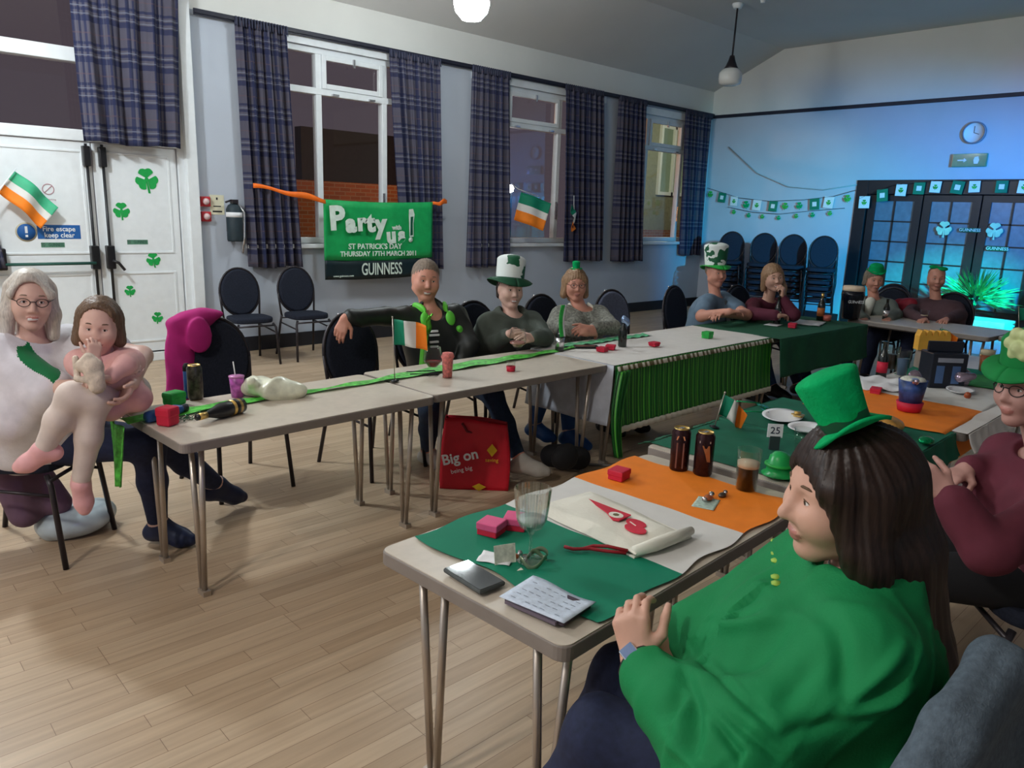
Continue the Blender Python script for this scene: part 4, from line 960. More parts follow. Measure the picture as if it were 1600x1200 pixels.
sn = ['left', 'second', 'third', 'right']
for j, (x, y, yw_) in enumerate(((11.35, 6.80, 205), (11.35, 6.22, 203), (11.35, 5.72, 203), (11.30, 5.20, 203))):
    for k in range(6):
        pos = ['resting on the floor', 'second from the floor', 'third from the floor', 'fourth from the floor', 'just under the top one', 'topmost'][k]
        chair(f'stacked dark banquet chair {pos}, in the {["leftmost stack", "stack second from the left", "stack third from the left", "rightmost stack"][j]}', x-.012*k, y, yw_, z=.092*k, group='stacked chairs by the east wall')
# ---------------------------------------------------------------- cloths
def table_cloth(name, label, cx, cy, w, d, yaw, drops, top_m, drop_m, h=.7, trim=None, wave=.012, nf=16):
    """draped sheet: flat top and four skirts (drops = -y, +y, -x, +x)"""
    t = thing(name, label, 'tablecloth', (cx, cy, h), yaw)
    MB().grid(lambda u, v: ((-w/2+w*u, -d/2+d*v, .004+.0008*math.sin(19*u+7*v)), (u*w, v*d)), 30, 14).obj('cloth_top', top_m, t)
    sides = [((-w/2, -d/2), (1, 0), (0, -1), w, drops[0]), ((w/2, d/2), (-1, 0), (0, 1), w, drops[1]), ((-w/2, d/2), (0, -1), (-1, 0), d, drops[2]), ((w/2, -d/2), (0, 1), (1, 0), d, drops[3])]
    for i, (o, a, nn, ln, dr) in enumerate(sides):
        if not dr: continue
        dr0, dr1 = dr if isinstance(dr, tuple) else (dr, dr)
        def fn(u, v):
            z = v*(dr0+(dr1-dr0)*u); off = .006+min(1, v*4)*wave*(1+math.sin((nf if i in (0, 1) else min(nf, 5))*u*2*PI*ln/1.0*.5+1.3*math.sin(5*u)))+.03*v*v
            return (o[0]+a[0]*ln*u+nn[0]*off, o[1]+a[1]*ln*u+nn[1]*off, .004-z), (u*ln, z)
        mm = drop_m[i] if isinstance(drop_m, (list, tuple)) else drop_m
        MB().grid(fn, 90, 14).obj('skirt', mm, t, solid=.002)
        if trim and trim[i]:
            def ft(u, v):
                z = (v*.04+.965*(dr0+(dr1-dr0)*u)); off = .012+wave*(1+math.sin(nf*u*2*PI*ln*.5+1.3*math.sin(5*u)))+.03
                return (o[0]+a[0]*ln*u+nn[0]*off, o[1]+a[1]*ln*u+nn[1]*off, .004-z), (u, v)
            MB().grid(ft, 90, 2).obj('hem', 'cream', t, solid=.003)
    return t
MT['fringe'] = stripe_mat('green_fringe', (.035, .33, .03), (.008, .13, .02), .030, .62, 0, .45, (.12, .50, .05))
tc = table_cloth('tablecloth', 'white paper cloth with a shiny green striped skirt', 4.56, 3.245, 1.97, .72, .015, (.40, .12, .38, 0), 'clothw', ['fringe', 'clothw', col('pale_blue_cloth', (.50, .53, .60)), 'fringe'], trim=(1, 0, 0, 0), wave=.006, nf=60)
MB().grid(lambda u, v: ((-.99+1.98*u, -.385-.012*v, -.0-.028*v), (u, v)), 80, 1, mif=lambda u, v: int(u*66) % 2).obj('scalloped_border', ['cream', col('border_brown', (.16, .14, .06))], tc, solid=.002)
# the gathered striped corner that hangs lower
MB().grid(lambda u, v: ((-.99-.05*math.sin(3*v)-.03*v+.11*u*(1-v*.6), -.40-.05*v+.02*math.sin(20*u), -.03-.53*v), (u*.3, v)), 16, 20).obj('hanging_corner', 'fringe', tc, solid=.003)
table_cloth('tablecloth', 'bottle green cloth draped over the table by the two far drinkers', 6.32, 3.20, 1.58, .80, -.02, (.30, .1, 0, .32), 'clothg', 'clothg', wave=.01, nf=5)
table_cloth('tablecloth', 'dark green cloth behind the two stout cans', 2.735, 1.38, .56, .755, .03, (.02, .02, 0, 0), col('emerald_cloth', (.006, .13, .07), rough=.75), 'clothg')
table_cloth('tablecloth', 'dark green cloth under the oval paper plate', 3.37, 1.40, .63, .81, .03, (.10, .08, .02, 0), col('emerald_cloth', (0, 0, 0)), col('emerald_cloth', (0, 0, 0)), wave=.004)
table_cloth('tablecloth', 'cream paper cloth under the second tricolour flag', 4.34, 1.34, 1.27, .74, .02, (.08, .06, 0, 0), 'clothw', 'clothw', wave=.004)
def flag_on_table(label, cx, cy, w, d, yaw, order, drop=0.):
    t = thing('tricolour_flag', label, 'flag', (cx, cy, .7046), yaw)
    names = {'flagg': 'green_band', 'flagw': 'white_band', 'flago': 'orange_band'}
    for i, mm in enumerate(order):
        a = -w/2+w*i/3; b = a+w/3
        def fn(u, v):
            x = a+(b-a)*u; y = -d/2+d*v; ed = .008*math.sin(23*x+3)+.006*math.sin(41*y)
            if v in (0, 1): y += ed
            if (i == 0 and u == 0) or (i == 2 and u == 1): x += .012*math.sin(17*y+1)
            z = .0015+.0022*(1+math.sin(9*x+4*math.sin(5*y)))*.5+.002*(1+math.sin(31*y+6*math.sin(4*x)))*.5
            if drop and v < .12: z -= drop*(.12-v)/.12; y = -d/2+.12*d-.012*(.12-v)/.12
            return (x, y, z), (u, v)
        MB().grid(fn, 14, 34).obj(names[mm], mm, t)
    return t
flag_on_table('crumpled green white and orange flag spread on the nearest table', 1.72, 1.32, 1.08, .63, .06, ('flagg', 'flagw', 'flago'))
flag_on_table('second tricolour flag spread under the red and blue cup', 4.55, 1.33, 1.90, .74, .03, ('flago', 'flagw', 'flagg'), drop=.16)
# green runner along the tables
t = thing('table_runner', 'crumpled green foil runner along the left tables', 'runner', (.95, 3.22, .7045))
def rf(u, v):
    x = -.06+2.95*u; yc = .03+.16*u*1.1-.0*u; hw = .045+.02*math.sin(9*u+2)
    return (x, yc+(v-.5)*2*hw+.012*math.sin(13*u), .003+.004*(1+math.sin(60*u+4*v))), (x, v)
MB().grid(rf, 160, 5).obj('runner_strip', 'lgreen', t)
MB().grid(lambda u, v: ((-.085-.02*v+.01*math.sin(9*u), -.06+.19*u*(1-v*.75)+.05*v, -.0-.26*v), (u, v)), 10, 12).obj('hanging_end', 'lgreen', t, solid=.003)
t = thing('table_runner', 'crumpled green runner on white cloth by the knitted jumper woman', 'runner', (3.75, 3.50, .7062))
MB().grid(lambda u, v: ((1.0*u, -.04+.09*v+.01*math.sin(13*u), .002+.004*(1+math.sin(60*u+4*v))), (u, v)), 60, 5).obj('runner_strip', col('mint_runner', (.12, .5, .25), rough=.5, var=.4, scale=30), t)
# jackets on chairs
def draped(label, name, cat, prims, m, base, res=.008, a=.006, seed=3, f=20):
    o = sdf_obj(name, prims, res, m, base, None, folds(a, f, seed)); return tag(o, label, cat)
cy, cx = 4.345, 1.70
draped('magenta jacket hung over the left half of a chair back', 'jacket', 'jacket',
       [EL((1.58, 4.35, .93), (.13, .05, .05), None, .05), EL((1.51, 4.33, .74), (.085, .045, .20), None, .05), EL((1.50, 4.31, .52), (.09, .04, .18), None, .05), EL((1.66, 4.35, .965), (.12, .055, .035), None, .05), RC((1.46, 4.30, .5), (1.50, 4.29, .35), .05, .03, .04), EL((1.60, 4.27, .86), (.07, .02, .10), None, .03)], col('magenta_cloth', (.42, .012, .17), rough=.8), (1.6, 4.33, .35), seed=2)
draped('dusky purple coat hung behind the white haired woman', 'coat', 'jacket',
       [RC((.40, 4.02, .90), (.62, 4.13, .90), .06, .05, .06), EL((.50, 4.08, .62), (.15, .10, .28), frame(0), .06), RC((.36, 3.95, .72), (.34, 3.86, .42), .09, .06, .06), RC((.55, 4.0, .5), (.62, 3.92, .16), .08, .07, .06), RC((.66, 4.05, .4), (.76, 3.92, .18), .07, .06, .06)], col('purple_coat', (.15, .085, .13), rough=.85), (.5, 4.05, .2), seed=5, a=.008)
draped('grey fleece draped over the chair back in the right foreground', 'fleece', 'jacket',
       [RC((.99, .255, .83), (1.10, .24, .915), .034, .036, .03), RC((1.10, .24, .915), (1.27, .235, .945), .036, .038, .03), RC((1.27, .235, .945), (1.39, .25, .86), .038, .04, .03), EL((1.22, .225, .72), (.20, .035, .21), None, .06),
        RC((1.39, .22, .84), (1.42, .19, .52), .05, .06, .05), RC((1.0, .22, .79), (.99, .20, .5), .045, .06, .05), RC((1.20, .19, .7), (1.22, .17, .42), .05, .07, .05)], col('grey_fleece', (.085, .115, .145), rough=.95, var=.2, scale=90, bump=.3, bscale=250), (1.2, .23, .4), seed=8, a=.010)
draped('red jacket hung on the chair between the two far seated people', 'jacket', 'jacket',
       [RC((8.36, 2.86, .82), (8.40, 3.0, .80), .05, .05, .04), EL((8.34, 2.90, .66), (.05, .10, .2), None, .05)], col('dark_red_cloth', (.28, .012, .03)), (8.36, 2.9, .4), seed=4)
# ================================================================ people
A = lambda e, w, d, n, **k: dict(e=e, w=w, d=d, n=n, **k)
Lg = lambda k, a, t, **q: dict(k=k, a=a, t=t, **q)
WB = col('white_blouse', (.72, .70, .74), rough=.8, bump=.1, bscale=120)
HW = col('white_hair', (.55, .50, .44), rough=.45, var=.25, scale=6, stretch=(30, 30, 2)); HBR = col('mousy_hair', (.14, .085, .05), rough=.5, var=.35, scale=6, stretch=(40, 40, 3))
HDK = col('dark_brown_hair', (.022, .011, .008), rough=.45, var=.4, scale=6, stretch=(50, 50, 3), spec=.35); HGR = col('grey_cropped_hair', (.22, .17, .13), rough=.7, var=.3, scale=60)
HFA = col('fair_brown_hair', (.30, .18, .10), rough=.5, var=.3, scale=6, stretch=(40, 40, 3))
BW = col('light_brow', (.25, .17, .12))
# 1 grandmother ------------------------------------------------------
hd = (0.704, 3.746, 1.167)
b, base, HF = person('white haired woman in glasses and white blouse holding a small child', -66, (.70, 3.80, .53), (.70, 3.775, 1.01), hd, -97, -4, 5, shw=.175, g=1.02, bust=.085,
    arms=[A((1.065, 3.524, 0.921), (0.920, 3.208, 0.871), (-.4, -.5, -.35), (-.6, .2, .6), curl=(.3, .4, .3)), A((0.668, 3.569, 0.808), (0.830, 3.223, 0.872), (.9, -.1, .15), (.1, .9, .3), curl=(.25, .4, .3))],
    legs=[Lg((1.12, 3.58, .50), (1.44, 3.72, .17), (.80, .12, -.25)), Lg((1.04, 3.46, .53), (1.09, 3.56, .10), (.55, -.75, 0))],
    skin='skin3', res=.0055, top=WB, sleeve='short', topinf=.02, bottom='navy', shoes=col('navy_shoe', (.012, .02, .06), rough=.5), smile=.8, hs=1.0, brow=BW, top_disp=.006, neckcut=.105,
    extra_top=[RC((.55, 3.68, .90), (0.691, 3.534, 0.812), .085, .10, .05), RC((.60, 3.66, .7), (.70, 3.72, .60), .14, .15, .08)])
T = lambda x, y, z: (x, y, z)
hair(b, base, hd, HF, HW, [((-.02, .062, .04), (.01, .080, -.06), .038, .030), ((.01, .080, -.06), (.015, .082, -.15), .030, .026), ((-.02, -.062, .04), (.01, -.082, -.06), .038, .030), ((.01, -.082, -.06), (.01, -.085, -.155), .030, .026),
    ((-.07, 0, .0), (-.075, 0, -.13), .075, .06), ((.055, -.02, .098), (.065, .062, .035), .026, .024), ((.05, -.01, .10), (.055, -.07, .03), .024, .022)], cap=(.106, .086, .096), facer=(.085, .062, .100), face=(.076, -.008, -.012), da=.0009, k=.022)
glasses(b, base, hd, HF)
paint(b, 'top', 'leaf_print', (0.743, 3.476, 0.962), (.85, .48, -.55), (-.35, .0, .95), .055, .115)
# 2 child ---------------------------------------------------------------
hd = (0.870, 3.395, 1.091)
PK = col('pink_dress', (.72, .40, .38), rough=.75, bump=.1); TG = col('pale_tights', (.66, .56, .50), rough=.75)
b, base, HF = person('small girl in pink dress and pale tights on the grandmother\'s lap', -118, (0.953, 3.501, 0.777), (0.882, 3.403, 0.971), hd, -112, -10, 6, shw=.105, g=.62, s=.68, hs=.90, full=.8, nose=.75,
    arms=[A((0.898, 3.185, 0.957), (0.824, 3.132, 0.924), (-.5, -.2, .1), (0, 0, -1), curl=(.5, .6, .5)), A((0.779, 3.254, 0.907), (0.795, 3.206, 0.983), (.1, .1, .9), (0, 1, .2), curl=(.5, .9, .6))],
    legs=[Lg((0.780, 3.176, 0.839), (0.713, 3.241, 0.485), (-.05, -.25, -.95), u=(-.3, -.9, .2)), Lg((0.702, 3.198, 0.856), (0.601, 3.256, 0.645), (-.75, .35, -.28), u=(-.2, -.3, .9))],
    skin='skin3', res=.005, top=PK, sleeve='long', topinf=.010, bottom=TG, shoes=col('pink_slipper', (.80, .42, .42), rough=.5), brow='brow', top_disp=.004, neckcut=.06,
    extra_top=[RC((0.913, 3.407, 0.807), (0.947, 3.232, 0.804), .09, .06, .06), RC((0.884, 3.301, 0.831), (0.845, 3.247, 0.768), .08, .05, .06)])
hair(b, base, hd, HF, HBR, [((-.02, .06, .03), (-.0, .085, -.07), .035, .03), ((-.02, -.06, .03), (.0, -.085, -.08), .035, .028), ((-.07, 0, -.0), (-.06, 0, -.09), .06, .045), ((.04, .0, .1), (.05, .05, .07), .02, .02)], hs=.90, cap=(.108, .088, .094), face=(.084, -.004, .006), facer=(.085, .074, .092), da=.002)
t = sdf_obj('plush_toy', [EL((0.768, 3.115, 0.971), (.035, .03, .04), None, .02), RC((0.757, 3.137, 1.006), (0.735, 3.148, 0.977), .022, .02, .02), RC((0.735, 3.148, 0.977), (0.775, 3.085, 0.943), .02, .018, .015), RC((0.765, 3.107, 0.936), (0.768, 3.094, 0.905), .028, .03, .02), RC((0.715, 3.152, 0.929), (0.761, 3.079, 0.926), .012, .012, .01),
    RC((0.726, 3.192, 1.000), (0.720, 3.163, 0.931), .012, .012, .01)], .004, col('cream_plush', (.62, .52, .42), rough=.95, bump=.3, bscale=200, var=.3, scale=25), (0.760, 3.104, 0.912)); tag(t, 'cream striped plush toy held by the small girl', 'toy')
# 3 man in jacket --------------------------------------------------------
hd = (3.010, 4.042, 1.146)
JK = col('black_jacket', (.010, .013, .012), rough=.5, spec=.45)
nk = (3.019, 4.002, 0.960)
b, base, HF = person('smiling man in a black and lime green zip jacket, arm along a chair', -100, (3.12, 4.0, .53), nk, hd, -116, -4, 4, fem=0, shw=.20, g=1.12, belly=.02,
    arms=[A((3.183, 3.775, 0.729), (3.067, 3.768, 0.579), (-.6, -.4, -.1), (0, 0, -1)), A((2.684, 4.027, 0.928), (2.352, 3.952, 0.948), (-.42, -.05, -.80), (.5, .6, -.3), curl=(.35, .45, .3), hs=1.0)],
    legs=[Lg((3.068, 3.410, 0.478), (3.046, 3.126, 0.139), (.55, -.75, 0)), Lg((2.699, 3.568, 0.410), (2.800, 3.724, 0.085), (.1, -1, 0))],
    skin='skin2', res=.006, top=JK, topinf=.02, bottom=col('dark_jeans', (.014, .03, .065), rough=.85, var=.2, scale=50), shoes=col('pale_trainers', (.50, .47, .42), rough=.7), smile=.9, jaw=1.15, hs=1.09, nose=1.05, full=.8, top_disp=.010, seed=12, neckline=(V(nk)+frame(-100)@V(.075, 0, .02), .088), brow=BW)
hair(b, base, hd, HF, HGR, [((-.05, 0, .0), (-.06, 0, -.05), .07, .055)], cap=(.104, .082, .088), face=(.085, 0, -.03), hs=1.09, facer=(.085, .078, .098), da=.0012, cuts=[((0, .08, -.04), (.05, .02, .05)), ((0, -.08, -.04), (.05, .02, .05))])
F_ = frame(-100); nkv = V(nk)
LM = col('lime_green_panel', (.12, .60, .05), rough=.5); bb = V(base)
for q in (1, -1):
    sdf_obj('collar', [EL(nkv+F_@V(.03, q*.095, .012), V(.065, .018, .030), frame(-100-q*18, -14), .02), EL(nkv+F_@V(.115, q*.092, -.055), V(.022, .034, .050), frame(-100, 20), .02)], .005, LM, base, b)
for a_, c_ in ((V(.15, .14, -.12), V(.13, .19, -.20)), (V(.17, -.12, -.13), V(.185, -.15, -.36))):
    sdf_obj('side_panel', [RC(nkv+F_@a_, nkv+F_@c_, .022, .02, .02)], .006, LM, base, b)
fr = [Vector(nkv+F_@V(.172, q, z)-bb) for q, z in ((-.075, -.15), (-.04, -.15), (-.04, -.162), (-.075, -.162))]
g = MB()
for dz, wd in ((-.13, .05), (-.155, .07), (-.20, .06), (-.23, .055)):
    c0 = nkv+F_@V(.166, -.055, dz)-bb; g.add([tuple(c0+F_@V(0, y, z)) for y, z in ((-wd/2, 0), (wd/2, 0), (wd/2, .012), (-wd/2, .012))]+[tuple(c0+F_@V(.012, y, z)) for y, z in ((-wd/2, 0), (wd/2, 0), (wd/2, .012), (-wd/2, .012))], [(0, 1, 2, 3), (4, 7, 6, 5), (0, 4, 5, 1), (3, 2, 6, 7), (0, 3, 7, 4), (1, 5, 6, 2)])
g.obj('badge_print', 'paper', b)
t = MB(); t.grid(lambda u, v: (V((u-.5)*.045*(1+1.2*v), .012*math.sin(9*v)+.05*v, -.25*v+.01*math.sin(12*u))+0, (u, v)), 8, 16)
o = t.obj('party_streamer', mat('lime_foil', (.18, .75, .06), .2, metal=.5, bump=.6, bscale=60, var=.4, scale=20), loc=(2.779, 3.670, 0.973), rot=(.3, -.35, .3), solid=.002); tag(o, 'shiny lime green foil tie hanging at the man\'s chest', 'decoration')
# 4 woman with tall shamrock hat -----------------------------------------
hd = (3.628, 3.884, 1.072)
OL = col('olive_cardigan', (.075, .09, .075), rough=.85, bump=.2, bscale=120)
nk = (3.629, 3.857, 0.894)
b, base, HF = person('woman in a dark olive cardigan and a tall shamrock hat, hands folded', -104, (3.60, 3.98, .53), nk, hd, -112, -2, 2, shw=.175, g=1.15, bust=.10, belly=.02,
    arms=[A((3.694, 3.584, 0.763), (3.504, 3.518, 0.789), (-.9, -.2, .1), (0, .6, -.6)), A((3.421, 3.884, 0.668), (3.379, 3.616, 0.812), (.8, -.3, .0), (0, .6, -.6))],
    legs=[Lg((3.86, 3.52, .52), (3.80, 3.42, .10), (.2, -1, 0)), Lg((3.62, 3.50, .52), (3.66, 3.62, .14), (.1, -1, 0))], skin='skin3', top=OL, topinf=.018, bottom=col('blue_trousers', (.03, .10, .30), rough=.8), shoes='blue', smile=.9, hs=1.05, seed=21, top_disp=.008, neckcut=.09,
    extra_top=[RC(V(nk)+frame(-104)@V(-.03, .08, .02), V(nk)+frame(-104)@V(.11, .03, -.10), .04, .03, .03), RC(V(nk)+frame(-104)@V(-.03, -.08, .02), V(nk)+frame(-104)@V(.12, -.03, -.12), .04, .03, .03)])
hair(b, base, hd, HF, HDK, [((-.03, .06, .0), (-.02, .07, -.05), .03, .02), ((-.03, -.06, .0), (-.02, -.07, -.05), .03, .02)], cap=(.102, .084, .09))
def hat_print(name, th=.585):
    m, nt, bs = _new(name); N, L = nt.nodes, nt.links
    tc = N.new('ShaderNodeTexCoord'); vo = N.new('ShaderNodeTexVoronoi'); vo.inputs['Scale'].default_value = 9; L.new(tc.outputs['Object'], vo.inputs['Vector'])
    n = N.new('ShaderNodeTexNoise'); n.inputs['Scale'].default_value = 10; L.new(tc.outputs['Object'], n.inputs['Vector'])
    s = math_n(nt, 'ADD', math_n(nt, 'MULTIPLY', vo.outputs['Distance'], .15), n.outputs[0])
    L.new(mix_n(nt, math_n(nt, 'GREATER_THAN', s, th), (.80, .86, .84), (.005, .11, .045)), bs.inputs['Base Color']); bs.inputs['Roughness'].default_value = .6
    return m
HP = hat_print('shamrock_hat_print'); HB = col('hat_brim_green', (.006, .07, .03), rough=.7)
top_hat(b, base, V(hd)+HF@V(-.018, 0, .075), HF, .100, .125, HP, HB, None, tilt=(-8, -4), flare=1.02, brim=1.60, droop=-.040)
# 5 woman in knitted jumper ---------------------------------------------
hd = (4.454, 4.017, 1.059)
nk = (4.478, 3.965, 0.876)
KN = mat('grey_knit', (.22, .22, .19), .9, var=.5, scale=55, bump=.5, bscale=90)
b, base, HF = person('woman in a grey knitted jumper with white collar and folded arms', -108, (4.42, 4.04, .53), nk, hd, -126, -2, 0, shw=.18, g=1.12, bust=.10, belly=.02,
    arms=[A((4.473, 3.625, 0.768), (4.185, 3.619, 0.782), (-.9, 0, .05), (0, .6, -.6), curl=(.6, .6, .5)), A((4.189, 3.960, 0.756), (4.127, 3.597, 0.761), (.9, -.2, .05), (0, .6, -.6), curl=(.6, .6, .5))],
    legs=[Lg((4.50, 3.50, .52), (4.5, 3.45, .1), (.2, -1, 0)), Lg((4.30, 3.50, .52), (4.27, 3.48, .1), (0, -1, 0))], skin='skin2', top=KN, topinf=.018, bottom='navy', smile=.3, hs=1.0, seed=31, sleeve_end=.75, neckcut=.10, brow=BW, full=.5)
hair(b, base, hd, HF, HFA, [((-.02, .07, .03), (-.01, .085, -.08), .035, .03), ((-.02, -.07, .03), (-.01, -.085, -.08), .035, .03), ((-.06, 0, 0), (-.06, 0, -.09), .07, .055), ((.05, .0, .095), (.06, .055, .045), .022, .02)], cap=(.108, .09, .097))
glasses(b, base, hd, HF)
F_ = frame(-108); MB().tube([Vector(V(nk)+F_@V(*q)-V(base)) for q in ((-.04, .085, .03), (.04, .10, .0), (.11, .075, -.07), (.15, .02, -.125), (.155, -.02, -.125), (.12, -.075, -.07), (.04, -.10, .0), (-.04, -.085, .03))], .014, 8).obj('collar', 'cream', b)
top_hat(b, base, V(hd)+HF@V(-.01, .0, .125), HF, .028, .05, 'greenfelt', 'greenfelt', None, brim=1.7, lump=.05)
# 6 man in blue T shirt ---------------------------------------------------
hd = (6.159, 3.832, 1.115); nk = (6.177, 3.821, 0.909)
BT = col('blue_grey_tshirt', (.13, .20, .28), rough=.85)
b, base, HF = person('man in a blue grey T shirt and white shamrock top hat, arms folded on table', -78, (6.32, 4.0, .53), nk, hd, -112, 0, 0, fem=0, shw=.205, g=1.2, belly=.03,
    arms=[A((6.135, 3.466, 0.775), (5.756, 3.482, 0.809), (-.9, -.1, 0), (0, 0, -1)), A((5.754, 3.681, 0.763), (5.762, 3.414, 0.834), (.8, -.5, .05), (0, 0, -1))], armg=1.15,
    legs=[Lg((6.42, 3.5, .52), (6.45, 3.3, .1), (.0, -1, 0)), Lg((6.2, 3.5, .52), (6.15, 3.35, .1), (0, -1, 0))], skin='skin2', top=BT, sleeve='short', topinf=.016, bottom='jean', smile=.2, seed=41, res=.007, full=.6, brow=BW, jaw=1.1)
hair(b, base, hd, HF, HGR, [], cap=(.102, .081, .088), face=(.085, 0, -.03), facer=(.085, .078, .098), res=.008, da=.001)
F_ = frame(-78); sdf_obj('zip_placket', [RC(V(nk)+F_@V(.10, 0, -.05), V(nk)+F_@V(.155, 0, -.24), .02, .026, .01)], .007, col('placket_dark', (.05, .065, .07)), base, b)
m2 = hat_print('white_shamrock_print', .62)
top_hat(b, base, V(hd)+HF@V(-.01, 0, .07), HF, .095, .17, m2, 'tgreen', None, tilt=(-4, 0), flare=1.18, brim=1.45, droop=-.02)
# 7 woman in maroon --------------------------------------------------------
hd = (6.541, 3.463, 1.092); nk = (6.603, 3.523, 0.882)
MR = col('maroon_jumper', (.10, .016, .035), rough=.85)
b, base, HF = person('smiling woman in a maroon jumper leaning on her raised hand', -112, (7.0, 3.84, .53), nk, hd, -128, -2, -6, shw=.165, g=.95, bust=.075,
    arms=[A((6.397, 3.153, 0.796), (6.360, 3.260, 0.934), (-.1, -.1, .9), (-.3, .8, .3), curl=(.9, 1.0, .6)), A((6.224, 3.454, 0.782), (6.199, 3.201, 0.797), (.9, -.2, 0), (0, 0, -1))],
    legs=[Lg((6.95, 3.4, .52), (6.95, 3.2, .1), (0, -1, 0)), Lg((6.75, 3.4, .52), (6.75, 3.2, .1), (0, -1, 0))], top=MR, topinf=.015, bottom='navy', smile=1, seed=51, res=.007)
hair(b, base, hd, HF, HFA, [((-.02, .07, .03), (-.0, .09, -.10), .035, .035), ((-.0, .09, -.10), (.03, .10, -.24), .035, .022), ((-.02, -.07, .03), (-.02, -.085, -.10), .03, .025), ((-.06, 0, 0), (-.06, 0, -.12), .07, .05)], res=.007)
# 8 woman in grey cardigan --------------------------------------------------
hd = (8.052, 3.151, 1.056); nk = (8.097, 3.141, 0.844)
b, base, HF = person('grey haired woman in a grey cardigan and small green hat at the far table', 178, (8.30, 3.10, .53), nk, hd, -140, -12, 0, shw=.165, g=1.0, bust=.07,
    arms=[A((8.010, 2.874, 0.722), (7.685, 2.821, 0.700), (-.9, -.1, 0), (0, 0, -1)), A((7.720, 3.149, 0.721), (7.521, 2.974, 0.693), (-.9, 0, 0), (0, 0, -1))],
    legs=[Lg((7.85, 3.0, .52), (7.75, 3.0, .1), (-1, 0, 0)), Lg((7.85, 3.2, .52), (7.75, 3.2, .1), (-1, 0, 0))], top=col('grey_green_cardigan', (.15, .17, .15), rough=.9), skin='skin2', topinf=.018, bottom='navy', seed=61, res=.007, neckcut=.085, brow=BW)
F_ = frame(178); sdf_obj('shirt_front', [RC(V(nk)+F_@V(.08, 0, -.02), V(nk)+F_@V(.125, 0, -.20), .05, .022, .02)], .007, 'cream', base, b)
hair(b, base, hd, HF, col('ash_hair', (.20, .16, .12), rough=.7, var=.3, scale=30), [((-.02, .07, .03), (-.01, .082, -.05), .03, .026), ((-.02, -.07, .03), (-.01, -.082, -.05), .03, .026), ((-.06, 0, 0), (-.06, 0, -.07), .07, .05)], res=.007)
top_hat(b, base, V(hd)+HF@V(-.0, 0, .085), HF, .075, .05, 'greenfelt', 'greenfelt', None, brim=1.25, lump=.03, flare=.9)
# 9 man in purple jumper -----------------------------------------------------
hd = (8.519, 2.719, 1.090); nk = (8.564, 2.697, 0.840)
b, base, HF = person('man in a purple brown jumper with a green bow hat at the far table', 178, (8.42, 2.60, .53), nk, hd, -150, -8, 0, fem=0, shw=.20, g=1.2, belly=.03,
    arms=[A((8.481, 2.435, 0.744), (8.040, 2.423, 0.725), (-.9, -.1, 0), (0, 0, -1)), A((8.106, 2.789, 0.739), (7.891, 2.562, 0.718), (-.9, 0, 0), (0, 0, -1))],
    legs=[Lg((7.95, 2.5, .52), (7.85, 2.5, .1), (-1, 0, 0)), Lg((7.95, 2.7, .52), (7.85, 2.7, .1), (-1, 0, 0))], top=col('mulberry_jumper', (.105, .055, .065), rough=.9), skin='skin2', topinf=.016, bottom='navy', seed=71, res=.007, neckcut=.075, brow=BW, full=.7, jaw=1.15)
F_ = frame(178)
for q in (1, -1): sdf_obj('collar', [RC(V(nk)+F_@V(-.03, q*.07, .02), V(nk)+F_@V(.09, q*.05, -.04), .018, .014, .02)], .006, col('grey_collar', (.30, .30, .32)), base, b)
hair(b, base, hd, HF, HGR, [], cap=(.100, .080, .082), face=(.09, 0, -.01), facer=(.10, .085, .115), res=.007, da=.0006)
sdf_obj('bow_hat', [EL(V(hd)+HF@V(.03, .035, .10), (.045, .05, .022), HF, .02), EL(V(hd)+HF@V(.0, -.04, .11), (.04, .045, .02), HF, .02)], .006, 'greenfelt', base, b)
# 10 woman at the right edge ---------------------------------------------------
hd = (2.839, 0.576, 1.107); nk = (2.888, 0.501, 0.883)
b, base, HF = person('woman in maroon jumper and green hat at the right edge, hands in lap', 142, (2.80, .44, .53), nk, hd, 152, -3, 0, shw=.18, g=1.15, bust=.09, belly=.03,
    arms=[A((2.374, 0.509, 0.707), (2.363, 0.630, 0.837), (-.15, .55, .45), (.5, .3, -.3), curl=(.5, .6, .5)), A((2.928, 0.642, 0.779), (2.740, 0.691, 0.817), (-.7, .2, -.1), (0, 0, -1), curl=(.5, .6, .5))],
    legs=[Lg((2.42, .78, .52), (2.36, .85, .1), (-.6, .8, 0)), Lg((2.58, .88, .52), (2.55, .98, .1), (-.6, .8, 0))], top=col('plum_jumper', (.13, .022, .04), rough=.85), skin=col('dusky_skin', (.50, .27, .23)), topinf=.02, bottom='blackm', seed=81, res=.006, sleeve_end=.85, full=.5, armg=1.15, smile=0)
hair(b, base, hd, HF, HBR, [((-.02, .07, .03), (-.03, .085, -.05), .03, .025), ((-.02, -.07, .03), (-.03, -.085, -.05), .03, .025), ((-.07, 0, 0), (-.08, 0, -.08), .07, .05)], face=(.08, 0, -.03), facer=(.09, .078, .095))
glasses(b, base, hd, HF)
h_ = top_hat(b, base, V(hd)+HF@V(.01, 0, .082), HF, .092, .075, col('velvet_green', (.0, .20, .04), rough=.8), col('velvet_green', (0, 0, 0)), None, tilt=(6, 0), flare=.95, brim=1.5, droop=-.02, lump=.02)
sdf_obj('bloom', [EL(V(hd)+HF@V(.09, .02+.036*math.cos(a), .15+.036*math.sin(a)), .021, None, .012) for a in np.linspace(0, 2*PI, 7)[:-1]]+[EL(V(hd)+HF@V(.10, .02, .14), .022, None, .01)], .005, col('pale_lime_petal', (.55, .62, .30)), base, b)
